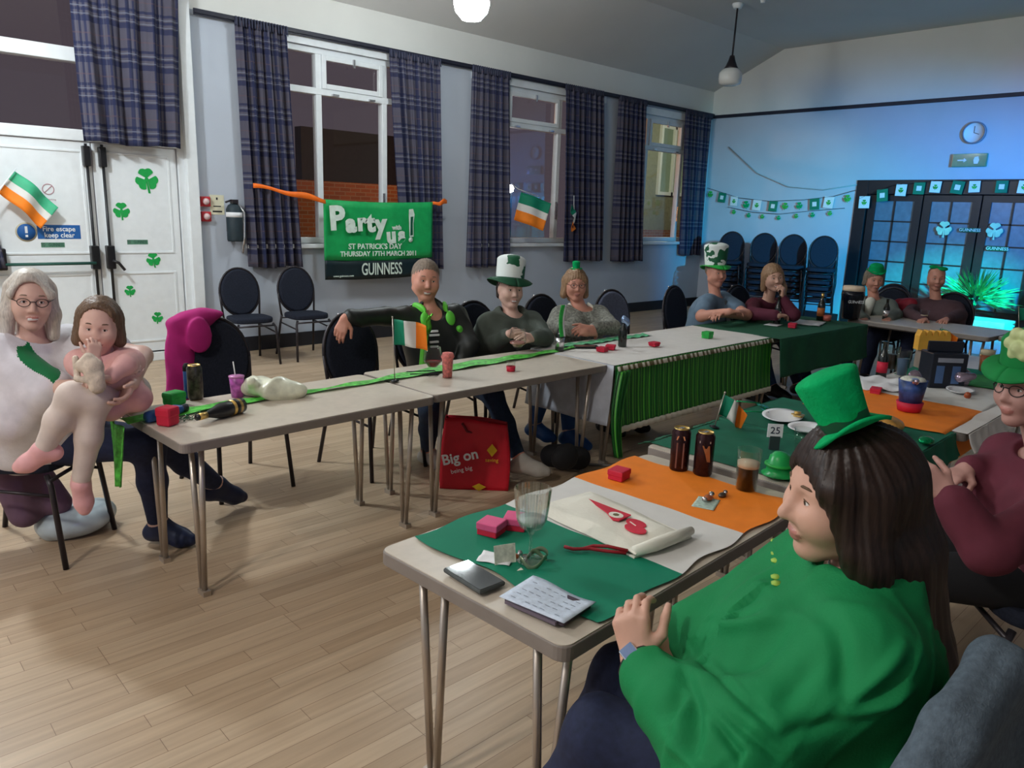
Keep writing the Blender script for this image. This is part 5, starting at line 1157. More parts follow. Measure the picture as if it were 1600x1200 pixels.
sdf_obj('gilet', [RC(V(nk)+frame(142)@V(-.02, .10, -.04), V(nk)+frame(142)@V(.06, .13, -.30), .05, .06, .05), RC(V(nk)+frame(142)@V(-.02, -.10, -.04), V(nk)+frame(142)@V(.06, -.13, -.30), .05, .06, .05), RC(V(nk)+frame(142)@V(-.06, 0, -.1), V(nk)+frame(142)@V(-.08, 0, -.4), .12, .13, .08)], .008, col('black_gilet', (.010, .011, .015), rough=.6), base, b, folds(.006, 30, 3))
# 11 woman in green in the foreground ---------------------------------------------
hd = (1.346, 0.524, 1.118)
nk = (1.375, .470, .985)
T_ = 1.28
CR = [((1.089, 0.592, 0.921), (1.174, 0.530, 0.982), -.016, .012), ((1.056, 0.588, 0.896), (1.165, 0.500, 0.946), .012, .012), ((1.074, 0.577, 0.916), (1.137, 0.525, 0.942), -.010, .008), ((1.007, 0.603, 0.844), (0.966, 0.623, 0.783), -.018, .010), ((1.011, 0.598, 0.842), (0.976, 0.600, 0.742), -.014, .009),
      ((0.999, 0.606, 0.830), (0.971, 0.611, 0.761), .012, .008), ((1.035, 0.588, 0.880), (1.073, 0.530, 0.809), -.014, .010), ((1.045, 0.575, 0.868), (1.062, 0.548, 0.833), .012, .008), ((1.013, 0.586, 0.806), (1.041, 0.540, 0.745), -.012, .009), ((1.020, 0.570, 0.822), (1.071, 0.503, 0.762), -.010, .010), ((1.161, 0.455, 0.974), (1.124, 0.429, 0.868), -.012, .014),
      ((1.208, 0.375, 0.949), (1.125, 0.426, 0.861), .014, .012), ((1.195, 0.353, 0.928), (1.132, 0.419, 0.858), -.010, .009), ((1.124, 0.424, 0.851), (1.178, 0.333, 0.903), .013, .010), ((1.169, 0.600, 1.007), (1.206, 0.532, 0.991), -.010, .010), ((1.154, 0.607, 0.984), (1.186, 0.543, 0.969), .008, .010), ((1.110, 0.658, 0.922), (1.104, 0.599, 0.900), -.012, .010),
      ((1.060, 0.485, 0.850), (1.130, 0.469, 0.921), -.008, .014), ((1.035, 0.495, 0.808), (1.103, 0.414, 0.845), -.010, .012), ((0.957, 0.609, 0.757), (0.981, 0.566, 0.734), .010, .010)]
b, base, HF = person('long haired woman in a bright green sweatshirt and mini green top hat', 112, (1.35, .50, .53), nk, hd, 139, -6, 3, shw=.19, g=1.18, bust=.095, belly=.035, armg=1.16, s=1.0,
    arms=[A((.985, .520, .735), (1.095, 0.774, 0.753), (.10, .32, .80), (.85, .25, -.1), curl=(.65, .8, .5), th=(.6, .7, .3)), A((1.374, 0.727, 0.768), (1.238, 0.771, 0.770), (-.50, -.16, -.85), (-.6, -.5, .5), curl=(.12, .3, .3))],
    sh=[(1.185, .400, .905), (1.48, .60, .92)],
    legs=[Lg((1.12, .87, .52), (1.06, 1.02, .10), (-.45, .9, 0)), Lg((1.32, .97, .52), (1.27, 1.12, .10), (-.45, .9, 0))],
    skin='skin', res=.0045, top='green', topinf=.025, bottom='navy', shoes='black', sleeve_end=.84, smile=0, hs=1.02, full=.75, seed=91, nose=1.08, neckcut=.098, top_disp=.008, creases=CR, fold_f=52, fold_d=(-.35, .30, -.80), legg=1.15,
    extra_top=[RC((1.02, .50, .78), (1.06, .62, .755), .085, .072, .05), EL((1.30, .60, .70), (.17, .19, .20), frame(112), .08)])
LHS = [((-.02, .072, .03), (.0, .090, -.09), .034, .034), ((.0, .090, -.09), (-.03, .10, -.24), .034, .040), ((-.02, -.072, .03), (-.0, -.090, -.09), .034, .030), ((-.0, -.09, -.09), (-.04, -.11, -.28), .03, .04),
   ((-.05, 0, .02), (-.09, 0, -.12), .085, .085), ((-.09, .0, -.12), (-.13, .01, -.34), .085, .08), ((-.13, .01, -.34), (-.14, .02, -.46), .08, .045), ((-.07, .06, -.1), (-.10, .075, -.38), .05, .045), ((-.07, -.06, -.1), (-.12, -.075, -.40), .05, .045),
   ((.035, .0, .102), (.052, .064, .04), .022, .020), ((.052, .066, .04), (.030, .086, -.06), .020, .020), ((.035, 0, .102), (.052, -.062, .04), .022, .02)]
hr = hair(b, base, hd, HF, HDK, LHS, hs=1.02, cap=(.110, .092, .098), res=.0045, face=(.083, 0, -.030), facer=(.078, .064, .088), da=.0016)
top_hat(b, base, V(hd)+HF@V(.008, .010, .136), HF, .040, .092, 'greenfelt', 'greenfelt', 'dgreen', tilt=(20, 16), flare=1.26, brim=1.75, lump=.085, curl=.36, name='mini_top_hat')
T = lambda x, y, z: V(hd)+HF@V(x, y, z)
sdf_obj('earring', [EL(T(-.006, .090, -.060), (.004, .004, .009), None, .002), EL(T(-.006, .090, -.045), .004, None, .002)], .0015, 'gold', base, b)
F_ = frame(112); MB().tube([Vector(V(nk)+F_@V(.068*math.cos(a)+.005, .068*math.sin(a), .022-.03*math.cos(a))-V(base)) for a in np.linspace(0, 2*PI, 30)[:-1]], .0022, 6, close=True).obj('necklace', 'silver', b)
# watch
wv = V((1.095, 0.774, 0.753)); ev = V(.985, .520, .735); dw = nrm(wv-ev); wc = wv-dw*.012; q1 = nrm(np.cross(dw, V(0, 0, 1))); q2 = np.cross(dw, q1)
tcam = nrm(V(0, 0, 1.6)-wc); tcam = nrm(tcam-dw*(tcam@dw)); sd = np.cross(dw, tcam)
MB().tube([Vector(wc+q1*.041*math.cos(a)+q2*.041*math.sin(a)-V(base)) for a in np.linspace(0, 2*PI, 26)[:-1]], [.0055]*25, 8, close=True).obj('watch_strap', 'black', b)
def wbox(sx, sy, o0, o1):
    return [tuple(wc+sd*x+dw*y+tcam*z-V(base)) for z in (o0, o1) for x, y in ((-sx, -sy), (sx, -sy), (sx, sy), (-sx, sy))]
FQ = [(3, 2, 1, 0), (4, 5, 6, 7), (0, 1, 5, 4), (1, 2, 6, 5), (2, 3, 7, 6), (3, 0, 4, 7)]
wt = MB().add(wbox(.016, .020, .038, .048), FQ).obj('watch_case', 'silver', b, bevel=.003)
MB().add(wbox(.0135, .0175, .048, .0488), FQ).obj('watch_screen', mat('watch_screen', (.02, .03, .06), .1, emit=(.12, .25, .6), estr=.25), wt)
# yellow print at the neckline
g = MB()
for k in range(9):
    a = -.2+.16*k; c0 = V(nk)+F_@V(.150+.004*k, .12-.035*k, -.055-.008*math.sin(k*2.)); 
    g.lathe([(0, -.002), (.010, -.001), (.010, .001), (0, .002)], tuple(c0-V(base)), 7, sx=1.2)
g.obj('glitter_print', col('yellow_glitter', (.35, .55, .08)), b)
# ================================================================ things on the tables
def box_thing(name, label, cat, loc, w, d, h, m, yaw=0, group=None, bev=.003, lid=None):
    t = thing(name, label, cat, loc, R_(yaw), group)
    MB().box(-w/2, w/2, -d/2, d/2, 0, h*.72).obj('box_base', m, t, bevel=bev)
    MB().box(-w/2-.002, w/2+.002, -d/2-.002, d/2+.002, h*.45, h).obj('lid', lid or m, t, bevel=bev)
    return t
TB = .7075
G_ = 'little square party boxes'
box_thing('party_box', 'red party box with pink lid, nearer the phone of the pair on green', 'box', (1.344, 1.483, 0.708), .062, .062, .038, 'red', 20, G_, lid=col('pink_lid', (.75, .10, .26)))
box_thing('party_box', 'red party box with pink lid, half hidden behind the ribbed glass', 'box', (1.426, 1.469, 0.707), .062, .062, .038, 'red', 35, G_, lid=col('pink_lid', (0, 0, 0)))
box_thing('party_box', 'red party box alone on the orange band of the nearest flag', 'box', (1.993, 1.547, 0.708), .062, .055, .036, 'red', 10, G_)
t = box_thing('party_box', 'tall red square box at the near corner of the left table', 'box', (1.025, 3.126, 0.701), .066, .066, .078, 'red', 30, G_, bev=.010)
t = box_thing('party_box', 'bright green box behind the tall red one on left table', 'box', (1.162, 3.440, 0.700), .080, .07, .062, 'tgreen', 20, G_, bev=.012)
box_thing('party_box', 'flat red box on white cloth, left of the touching pair', 'box', (3.875, 3.221, 0.708), .06, .06, .03, 'red', 10, G_)
box_thing('party_box', 'flat red box on white cloth, right of the touching pair', 'box', (3.982, 3.238, 0.708), .06, .06, .032, 'red', 30, G_)
box_thing('party_box', 'flat red box in the middle of the white cloth', 'box', (4.356, 3.150, 0.708), .07, .06, .032, 'red', 0, G_, bev=.012)
box_thing('party_box', 'small bright green box near the far end of white cloth', 'box', (5.034, 3.152, 0.708), .075, .06, .05, 'tgreen', 5, G_)
box_thing('party_box', 'dim red box on the bottle green cloth', 'box', (6.211, 3.060, 0.708), .07, .06, .04, 'red', 15, G_)
box_thing('party_box', 'red box on the far drinks table behind the big hat', 'box', (4.193, 1.551, 0.708), .07, .05, .03, 'red', 15, G_)
# phones
def phone(label, loc, yaw, w=.075, l=.155, case='black'):
    t = thing('smartphone', label, 'phone', loc, R_(yaw)); 
    MB().box(-l/2, l/2, -w/2, w/2, 0, .012).obj('case', case, t, bevel=.005)
    MB().box(-l/2+.004, l/2-.004, -w/2+.004, w/2-.004, .0118, .0128).obj('screen', mat('phone_screen', (.02, .025, .03), .05, spec=.9), t)
    MB().lathe([(0, 0), (.006, 0), (.006, .002), (0, .002)], (l/2-.015, w/2-.015, -.0), 12).obj('camera_bump', case, t)
phone('dark smartphone in a wallet case near the table corner', (1.128, 1.305, .7075), -92, .082, .150, col('phone_case', (.07, .08, .08)))
phone('dark smartphone lying on the left tables by the small flag', (2.466, 3.334, 0.701), -20, .09, .17)
phone('dark smartphone on the white cloth beside the two red boxes', (3.894, 3.381, 0.708), -35, .08, .17)
# note pad and papers
t = thing('notebook', 'folded newspaper puzzle on a dark notebook at the table corner', 'notebook', (1.18, 1.10, .7065), R_(-82))
MB().box(-.085, .085, -.055, .055, 0, .012).obj('cover', col('notebook_dark', (.06, .04, .06)), t, bevel=.002)
MB().grid(lambda u, v: (((u-.5)*.185, (v-.5)*.13, .013+.006*math.sin(5*u+1)*v+.004*u), (u, v)), 12, 8).obj('paper_sheet', mat('crossword_paper', (.60, .68, .80), .8, var=.12, scale=90), t, solid=.0015)
g = MB()
for i in range(7):
    for j in range(5):
        if (i*3+j*5) % 4 != 3: x0, y0 = -.07+i*.021, -.05+j*.021; z0 = .013+.006*math.sin(5*((x0+.09)/.185)+1)*((y0+.065)/.13)+.004*((x0+.09)/.185)+.0028; g.box(x0, x0+.013, y0, y0+.0016, z0, z0+.0004)
g.obj('print_lines', col('print_ink', (.22, .25, .32)), t)
MB().box(-.075, .07, -.066, -.058, .002, .01).obj('pen', col('pen_grey', (.15, .12, .16)), t)
def paper_thing(name, label, cat, loc, w, d, yaw, m='paper', h=.003, group=None, crumple=.004):
    o = MB().grid(lambda u, v: (((u-.5)*w, (v-.5)*d, h+crumple*(1+math.sin(9*u+5*v)*math.cos(7*v))), (u, v)), 12, 10).obj(name, m, loc=loc, rot=R_(yaw), solid=.001); return tag(o, label, cat, group)
paper_thing('beer_mat', 'printed card under the sweets on the orange band', 'card', (2.032, 1.221, 0.709), .10, .07, 20, col('mint_card', (.45, .58, .50), var=.25, scale=80), .001, crumple=.0004)
sw = thing('wrapped_sweet', 'foil wrapped orange sweet on the little printed card', 'sweet', (2.057, 1.230, 0.711)); MB().lathe([(0, 0), (.012, .003), (.015, .010), (.009, .017), (0, .019)], n=14, sx=1.3).obj('sweet_body', col('orange_foil', (.45, .13, .05), rough=.3, metal=.4), sw)
MB().tube([(.018, 0, .010), (.032, .008, .012)], [.002, .010], 8).tube([(-.018, 0, .010), (-.030, -.006, .012)], [.002, .009], 8).obj('twist', 'silver', sw)
sw = thing('wrapped_sweet', 'dark foil wrapped sweet beside the printed card', 'sweet', (2.124, 1.219, 0.709)); MB().lathe([(0, 0), (.010, .003), (.012, .008), (.008, .014), (0, .016)], n=14, sx=1.6).obj('sweet_body', col('dark_foil', (.12, .10, .08), rough=.3, metal=.6), sw)
MB().tube([(.018, 0, .008), (.028, .006, .01)], [.002, .008], 8).obj('twist', 'silver', sw)
# tent card and coins at the foot of the glass
t = thing('place_card', 'small folded place card standing beside the smartphone', 'card', (1.243, 1.313, 0.708), R_(-20))
MB().add([(-.03, .0, .0), (.03, .0, .0), (.03, .012, .05), (-.03, .012, .05), (-.03, .001, 0), (.03, .001, 0), (.03, .013, .05), (-.03, .013, .05)], FQ).obj('upright_flap', 'card', t)
MB().box(-.03, .03, -.045, 0, 0, .0012).obj('flat_flap', 'card', t)
t = thing('ribbon_curl', 'crumpled silver and green ribbon by the foot of the glass', 'decoration', (1.305, 1.269, 0.709))
MB().grid(lambda u, v: ((.05*math.cos(9*u)*(1-.4*u), .035*math.sin(9*u)*(1-.4*u), .012+.010*math.sin(25*u)+.014*(v-.5)), (u, v)), 60, 2).obj('ribbon', col('foil_green_grey', (.30, .38, .25), rough=.25, metal=.5), t, solid=.0006)
paper_thing('receipt', 'white paper slip under the place card', 'paper', (1.241, 1.348, 0.708), .06, .09, 30, crumple=.002)
t = thing('wrapped_sweet', 'brown wrapped sweet lying on the place card', 'sweet', (1.280, 1.321, 0.708)); MB().lathe([(0, 0), (.010, .003), (.012, .009), (.007, .014), (0, .016)], n=12, sx=1.3).obj('sweet_body', col('orange_foil', (0, 0, 0)), t); MB().tube([(.014, 0, .008), (.026, .004, .01)], [.002, .008], 8).obj('twist', 'silver', t)
# goblet with ribs
t = thing('ribbed_goblet', 'tall ribbed empty wine glass on the green band', 'glass', (1.301, 1.282, 0.709))
n = 64; prof = [(.0, .002), (.034, .003), (.036, .006), (.010, .012), (.0045, .03), (.0045, .075), (.012, .088), (.030, .100), (.038, .120), (.043, .16), (.047, .205)]
g = MB(); vs = []
prof2 = prof+[(.0455, .205), (.0415, .16), (.0365, .122), (.028, .104), (.0, .098)]
for r_, z in prof2:
    for k in range(n):
        q = 1+(.05*math.cos(PI*k) if z > .10 and r_ > .03 else 0); a = 2*PI*k/n; vs.append((r_*q*math.cos(a), r_*q*math.sin(a), z))
g.add(vs, [(i*n+k, i*n+(k+1) % n, (i+1)*n+(k+1) % n, (i+1)*n+k) for i in range(len(prof2)-1) for k in range(n)], smooth=False).obj('bowl_and_stem', 'cutglass', t)
MB().lathe([(.0, .105), (.029, .108), (.0355, .124), (.0, .1245)], n=32).obj('drink', mat('melted_ice', (.75, .82, .75), .05, var=.1), t)
# drawstring gnome bag ------------------------------------------------
t = thing('gnome_bag', 'cream drawstring gift bag printed with a red gnome', 'bag', (1.665, 1.315, .7095), R_(-95))
def bagf(u, v):
    x = (u-.5)*.43; y = (v-.5)*.25*(1+.05*math.sin(6*u)); e = min(1, 6*min(u, 1-u, v, 1-v))
    return (x, y, .004+.016*e+.006*math.sin(9*u+3)*math.sin(7*v)*e+(.012*(u > .93))), (u, v)
MB().grid(bagf, 44, 30).obj('bag_top', 'cream', t); MB().box(-.21, .21, -.12, .12, 0, .006).obj('bag_bottom', 'cream', t, bevel=.002)
zb = .030
def blob(pts, z=zb): return [(x, y, z) for x, y in pts]
def ontop(out, m, nm, dz=.0):
    g = MB(); g.prism(out, (0, 0, .0225+dz), (1, 0, 0), (0, 1, 0), (0, 0, 1), .0035); return g.obj(nm, m, t)
ontop([(-.13, .035), (-.02, .045), (.035, .052), (.045, -.01), (.03, -.02), (-.02, .005), (-.08, .02)], 'redb', 'gnome_hat')
ontop([(.012+.024*math.cos(a), .012+.020*math.sin(a)) for a in np.linspace(0, 2*PI, 17)[:-1]], 'cream', 'hat_medallion', .001)
ontop([(.012+.010*math.cos(a), .012+.010*math.sin(a)) for a in np.linspace(0, 2*PI, 7)[:-1]], col('border_brown', (0, 0, 0)), 'medallion_print', .002)
ontop([(.085+.034*math.cos(a), .020+.022*math.sin(a)) for a in np.linspace(0, 2*PI, 19)[:-1]], 'redb', 'gnome_boot'); ontop([(.112+.036*math.cos(a), -.012+.024*math.sin(a)) for a in np.linspace(0, 2*PI, 19)[:-1]], 'redb', 'gnome_boot', .0004)
ontop([(.07, .008), (.10, .0), (.10, .004), (.07, .012)], 'cream', 'boot_highlight', .001)
MB().tube([(.19, -.13, .012), (.15, -.16, .010), (.11, -.19, .010), (.085, -.225, .008), (.06, -.235, .008)], .005, 8).tube([(.19, -.125, .018), (.14, -.15, .018), (.11, -.175, .014), (.095, -.20, .006)], .005, 8).obj('drawstring', col('cord_red', (.33, .012, .02)), t)
MB().tube([(.205, -.115, .02), (.215, -.05, .024), (.212, .03, .024), (.205, .12, .022)], [.014, .018, .018, .012], 12).obj('gathered_mouth', 'cream', t)
# cans, pint -----------------------------------------------------------
def can(label, loc, body, r=.033, h=.155, rim='gold', yaw=0, deco=None):
    t = thing('drinks_can', label, 'can', loc, R_(yaw), 'tall drinks cans')
    MB().lathe([(r*.78, .0), (r*.85, .002), (r, .012), (r, h-.016), (r*.80, h-.004), (r*.80, h), (r*.76, h-.003), (0, h-.003)], n=32, mis=[1, 0, 0, 0, 1, 1, 1]).obj('can_body', [body, rim], t)
    MB().box(-.010, .012, -.007, .007, h-.003, h-.001).obj('ring_pull', 'silver', t)
    return t
CN = mat('stout_can_print', (.035, .012, .014), .25, metal=.5, var=.3, scale=40)
t1 = can('stout can with pale printed band, left of the pair', (2.246, 1.475, 0.702), CN, .034, .165)
aw = math.atan2(-1.48, -2.26)
def wrap(t, out, m, nm, r, a0):
    g = MB(); vs = [(r*math.cos(a0+x/r), r*math.sin(a0+x/r), z) for x, z in out]; vs += [((r+.001)*math.cos(a0+x/r), (r+.001)*math.sin(a0+x/r), z) for x, z in out]; n = len(out)
    g.add(vs, [tuple(range(n))[::-1], tuple(range(n, 2*n))]+[(k, (k+1) % n, n+(k+1) % n, n+k) for k in range(n)]); return g.obj(nm, m, t)
wrap(t1, [(-.014, .02), (.014, .02), (.014, .115), (-.014, .115)], col('brown_label', (.22, .10, .08)), 'label_panel', .0345, aw)
wrap(t1, [(-.016, .125), (.016, .125), (.012, .140), (-.012, .140)], 'silver', 'shoulder_band', .0345, aw)
t2 = can('stout can printed with a copper harp shape, right of the pair', (2.274, 1.393, 0.702), CN, .034, .165)
wrap(t2, [(-.016, .120), (.010, .120), (.016, .06), (.004, .062), (-.004, .09)], col('copper_print', (.52, .19, .07), rough=.4, metal=.3), 'harp_print', .0345, aw+.2)
wrap(t2, [(-.02, .128), (.02, .128), (.02, .136), (-.02, .136)], 'silver', 'shoulder_band', .0345, aw)
def pint(label, loc, fill=.10, h=.145, liq='stout', foamh=.018, r0=.030, r1=.041, group='beer glasses'):
    t = thing('pint_glass', label, 'glass', loc, 0, group)
    rr = lambda z: r0+(r1-r0)*z/h
    MB().lathe([(0, .0), (r0, 0), (r1, h), (r1-.0022, h), (rr(.008)-.0025, .008), (0, .008)], n=40).obj('glass_body', 'glass', t)
    if fill:
        MB().lathe([(0, .0095), (rr(.01)-.003, .0095), (rr(fill)-.003, fill), (0, fill)], n=36).obj('drink', liq, t)
        if foamh: MB().lathe([(0, fill+.0003), (rr(fill)-.003, fill+.0003), (rr(fill+foamh)-.003, fill+foamh), (0, fill+foamh+.001)], n=36).obj('foam', 'foam', t)
    return t
pint('part drunk pint of dark stout with a cream head', (2.254, 1.208, 0.702), .088, .150, r0=.034, r1=.042)
pint('amber beer with pale head on the drinks table at right', (5.421, 1.364, 0.708), .115, .155, 'amber', .03, .036, .045)
pint('small stout glass in front of the man in purple', (7.917, 2.580, 0.702), .05, .11, foamh=.012)
# green bowler and mini hats ---------------------------------------------
t = thing('plastic_bowler', 'small green plastic bowler hat behind the pint of stout', 'hat', (2.488, 1.214, 0.708))
MB().lathe([(0, 0), (.058, .002), (.060, .006), (.045, .012), (.043, .035), (.050, .038), (.050, .044), (.040, .048), (.036, .07), (.022, .084), (0, .088)], n=36).obj('hat_body', col('plastic_green', (.01, .36, .08), rough=.3), t)
MB().lathe([(.046, .035), (.0515, .037), (.0515, .043), (.046, .046)], n=36).obj('hat_band', 'tgreen', t)
t = thing('price_card', 'white number card clipped above the green bowler', 'card', (2.763, 1.382, 0.708), R_(-48))
MB().box(-.03, .03, -.002, .002, .05, .105).obj('card_face', 'paper', t); MB().box(-.018, .022, -.006, .006, 0, .055).obj('clip', col('dark_clip', (.03, .05, .05)), t)
text('lettering', '25', (0, -.003, .078), (PI/2, 0, 0), .04, 'navy', t, ext=.0005)
# clear tumbler and plates
def plate(label, loc, rx, ry, yaw=0, m='paper'):
    o = MB().lathe([(0, .002), (rx*.72, .002), (rx*.80, .008), (rx, .014), (rx, .016), (rx*.79, .011), (rx*.7, .005), (0, .005)], n=40, sy=ry/rx).obj('paper_plate', m, loc=loc, rot=R_(yaw)); return tag(o, label, 'plate', 'plates on the drinks tables')
plate('oval white paper plate beside the leaning small flag', (3.258, 1.603, 0.708), .13, .09, 20)
plate('white paper plate near the big hat of the green woman', (3.157, 1.430, 0.708), .10, .08, 0)
plate('cream plate at the right behind the orange band', (4.615, 1.262, 0.714), .10, .07, 10)
t = thing('foil_spectacles', 'shiny green shamrock party glasses on the dark green cloth', 'decoration', (3.335, 1.734, 0.708), R_(40))
FG = mat('emerald_foil', (.0, .35, .12), .15, metal=.7, bump=.4, bscale=50)
for x in (-.05, .05): MB().prism(shamrock_outline(.10), (x, 0, .004), (1, 0, 0), (0, 1, .25), (0, -.2, 1), .003).obj('lens_rim', FG, t)
MB().tube([(-.02, 0, .01), (.02, 0, .01)], .003, 6).tube([(.09, 0, .01), (.10, .12, .01)], .003, 6).tube([(-.09, 0, .01), (-.10, .12, .01)], .003, 6).obj('frame_arm', FG, t)
t = thing('gold_coins', 'gold foil coins heaped at the edge of the oval plate', 'sweet', (3.303, 1.549, 0.722))
for i in range(6): MB().lathe([(0, 0), (.016, 0), (.016, .003), (0, .003)], (.03*math.cos(i*1.3), .022*math.sin(i*1.7), .002*i), 18).obj('coin', 'gold', t)
pint('empty plastic tumbler between the bowler and the mini top hat', (2.777, 1.270, 0.708), 0, .11, r0=.028, r1=.038)
# stick flags ----------------------------------------------------------------
def stick_flag(label, loc, yaw, lean, h=.26, w=.15, fh=.10, wave=.02, base=True, order=('flagg', 'flagw', 'flago'), droop=.03):
    t = thing('stick_flag', label, 'flag', loc, (0, R_(lean), R_(yaw)), 'small tricolour flags on sticks')
    MB().tube([(0, 0, 0), (0, 0, h)], .0028, 8).lathe([(0, h), (.005, h+.003), (.004, h+.01), (0, h+.012)], n=10).obj('stick', 'leg', t)
    flag_cloth(MB(), w, fh, wave=wave, sag=droop).obj('cloth', list(order), t, solid=.001, loc=(.003, 0, h-fh-.006))
    if base: MB().lathe([(0, 0), (.022, 0), (.020, .006), (.006, .010), (0, .012)], n=20).obj('stand', 'black', t)
    return t
stick_flag('small tricolour flag standing where the left tables meet', (2.228, 3.255, 0.706), -48, -2, .335, .175, .135, .015)
stick_flag('small tricolour leaning at the edge of the dark green cloth', (2.848, 1.707, 0.708), -38, 12, .155, .12, .09, .02, droop=.06)
stick_flag('little tricolour standing on the drinks table, far right', (5.812, 1.780, 0.708), -50, 3, .20, .11, .11, .03, droop=.05)
stick_flag('tricolour flag stood on the bare far table at the right edge', (7.517, 1.682, 0.702), -50, -10, .26, .16, .11, .02)
# left tables ------------------------------------------------------------------
can('tall black and gold drinks can behind the green box', (1.272, 3.479, 0.701), mat('gold_black_can', (.06, .055, .04), .3, metal=.5, var=.8, scale=45), .034, .165)
t = thing('spray_bottle', 'slim blue bottle just left of the black and gold can', 'bottle', (1.253, 3.523, 0.701)); MB().lathe([(0, 0), (.014, 0), (.016, .01), (.016, .13), (.010, .145), (.010, .155), (0, .157)], n=20).obj('bottle_body', 'blue', t); MB().lathe([(.0165, .13), (.0165, .15), (.010, .165), (0, .166)], n=20).obj('cap', 'blackm', t)
t = thing('water_bottle', 'dark blue bottle lying behind the tall red box', 'bottle', (1.049, 3.228, 0.726), (0, PI/2, R_(20))); MB().lathe([(0, -.09), (.022, -.088), (.025, -.07), (.025, .05), (.018, .075), (.014, .09), (0, .092)], n=24).obj('bottle_body', 'blue', t); MB().lathe([(.016, .085), (.016, .11), (0, .11)], n=20).obj('cap', col('black_plastic_dull', (.015, .02, .03)), t)
t = thing('stout_bottle', 'black and gold bottle lying on its side on the left table', 'bottle', (1.234, 3.099, 0.734), (0, PI/2, R_(22)))
MB().lathe([(0, .12), (.033, .118), (.033, .0), (.026, -.03), (.014, -.07), (.013, -.13), (0, -.132)], n=28).obj('bottle_body', 'black', t)
MB().lathe([(.0338, .10), (.0338, .05)], n=28).obj('gold_label', 'gold', t); MB().lathe([(.0345, .085), (.0345, .065)], n=28).obj('label_stripe', 'black', t); MB().lathe([(.0145, -.08), (.0145, -.12)], n=20).obj('neck_foil', 'gold', t)
t = thing('tinsel_garland', 'dark green tinsel scrap beside the lying bottle', 'decoration', (1.182, 3.158, 0.701)); g = MB()
for i in range(60):
    a = random.uniform(0, 6.28); x, y = random.uniform(-.11, .07), random.uniform(-.03, .03); g.tube([(x, y, .004), (x+.022*math.cos(a), y+.022*math.sin(a), .022*random.random()+.004)], .0016, 4)
g.obj('tinsel', mat('dark_tinsel', (.02, .12, .05), .3, metal=.4), t); pass
t = thing('straw_cup', 'purple and pink tumbler with a white straw', 'cup', (1.444, 3.419, 0.701)); MB().lathe([(0, 0), (.027, 0), (.034, .095), (.032, .096), (.026, .004), (0, .004)], n=28, mis=[0, 0, 0, 0, 0]).obj('cup_body', col('purple_plastic', (.45, .10, .42), rough=.35, var=.5, scale=40), t)
MB().lathe([(0, .096), (.036, .096), (.036, .102), (0, .104)], n=28).obj('lid', col('pink_plastic', (.62, .22, .50), rough=.35), t); MB().tube([(0, 0, .05), (-.010, .006, .17)], .003, 8).obj('straw', 'paper', t)
t = thing('cup', 'clear printed tumbler touching the purple cup', 'cup', (1.491, 3.432, 0.701)); MB().lathe([(0, 0), (.024, 0), (.030, .075), (.0285, .075), (.0225, .003), (0, .003)], n=24).obj('cup_body', 'glass', t); MB().lathe([(.0275, .02), (.0295, .045)], n=24).obj('print_band', col('green_print', (.12, .35, .10)), t)
o = sdf_obj('bread_bag', [EL((1.537, 3.382, 0.745), (.075, .055, .052), None, .05), EL((1.579, 3.289, 0.745), (.10, .06, .05), frame(-20), .05), EL((1.659, 3.252, 0.735), (.06, .05, .038), None, .04), RC((1.482, 3.322, 0.770), (1.452, 3.281, 0.800), .03, .022, .03)], .005, mat('crinkled_plastic', (.74, .75, .60), .3, var=.25, scale=14, spec=.6), (1.650, 3.437, 0.700), None, folds(.013, 62, 4)); tag(o, 'crinkled white and yellow plastic bag of bread on the left table', 'bag')
t = thing('goblet', 'large goblet of red drink in front of the smiling man', 'glass', (2.483, 3.262, 0.701))
def goblet(t, R0, zb_, H0, fillz, liq):
    MB().lathe([(0, 0), (.034, .002), (.034, .004), (.006, .010), (.0045, zb_*.9), (R0*.5, zb_+R0*.15), (R0*.95, zb_+R0*.75), (R0, zb_+R0*1.1), (R0*.82, H0), (R0*.80, H0), (R0*.975, zb_+R0*1.1), (R0*.92, zb_+R0*.78), (R0*.48, zb_+R0*.2), (0, zb_+R0*.1)], n=36).obj('bowl_and_stem', 'glass', t)
    MB().lathe([(0, zb_+R0*.12), (R0*.46, zb_+R0*.23), (R0*.88, zb_+R0*.78), (R0*.9, fillz), (0, fillz)], n=32).obj('drink', liq, t)
goblet(t, .052, .045, .165, .085, mat('red_drink', (.20, .015, .02), .1))
t = thing('goblet', 'large empty looking wine goblet in front of the hat woman', 'glass', (3.302, 3.448, 0.700)); goblet(t, .056, .05, .175, .082, mat('rose_drink', (.45, .20, .18), .1))
t = thing('patterned_tumbler', 'pink patterned tumbler in front of the smiling man', 'glass', (2.540, 3.203, 0.700)); MB().lathe([(0, 0), (.026, 0), (.031, .11), (.029, .11), (.024, .005), (0, .005)], n=28).obj('glass_body', mat('pink_pattern', (.62, .22, .20), .25, var=.55, scale=45), t); MB().lathe([(.0262, .002), (.0272, .03)], n=28).obj('base_band', col('coral_band', (.60, .16, .12), rough=.3), t)
t = thing('paper_straw_bunch', 'crumpled pink napkin stuffed in the patterned tumbler', 'napkin', (2.523, 3.182, 0.707)); MB().lathe([(0, 0), (.018, .0), (.024, .09), (.036, .115), (.028, .135), (.01, .125), (0, .14)], n=9, sx=1.1).obj('paper_folds', mat('pink_tissue', (.68, .20, .18), .8, var=.4, scale=60), t)
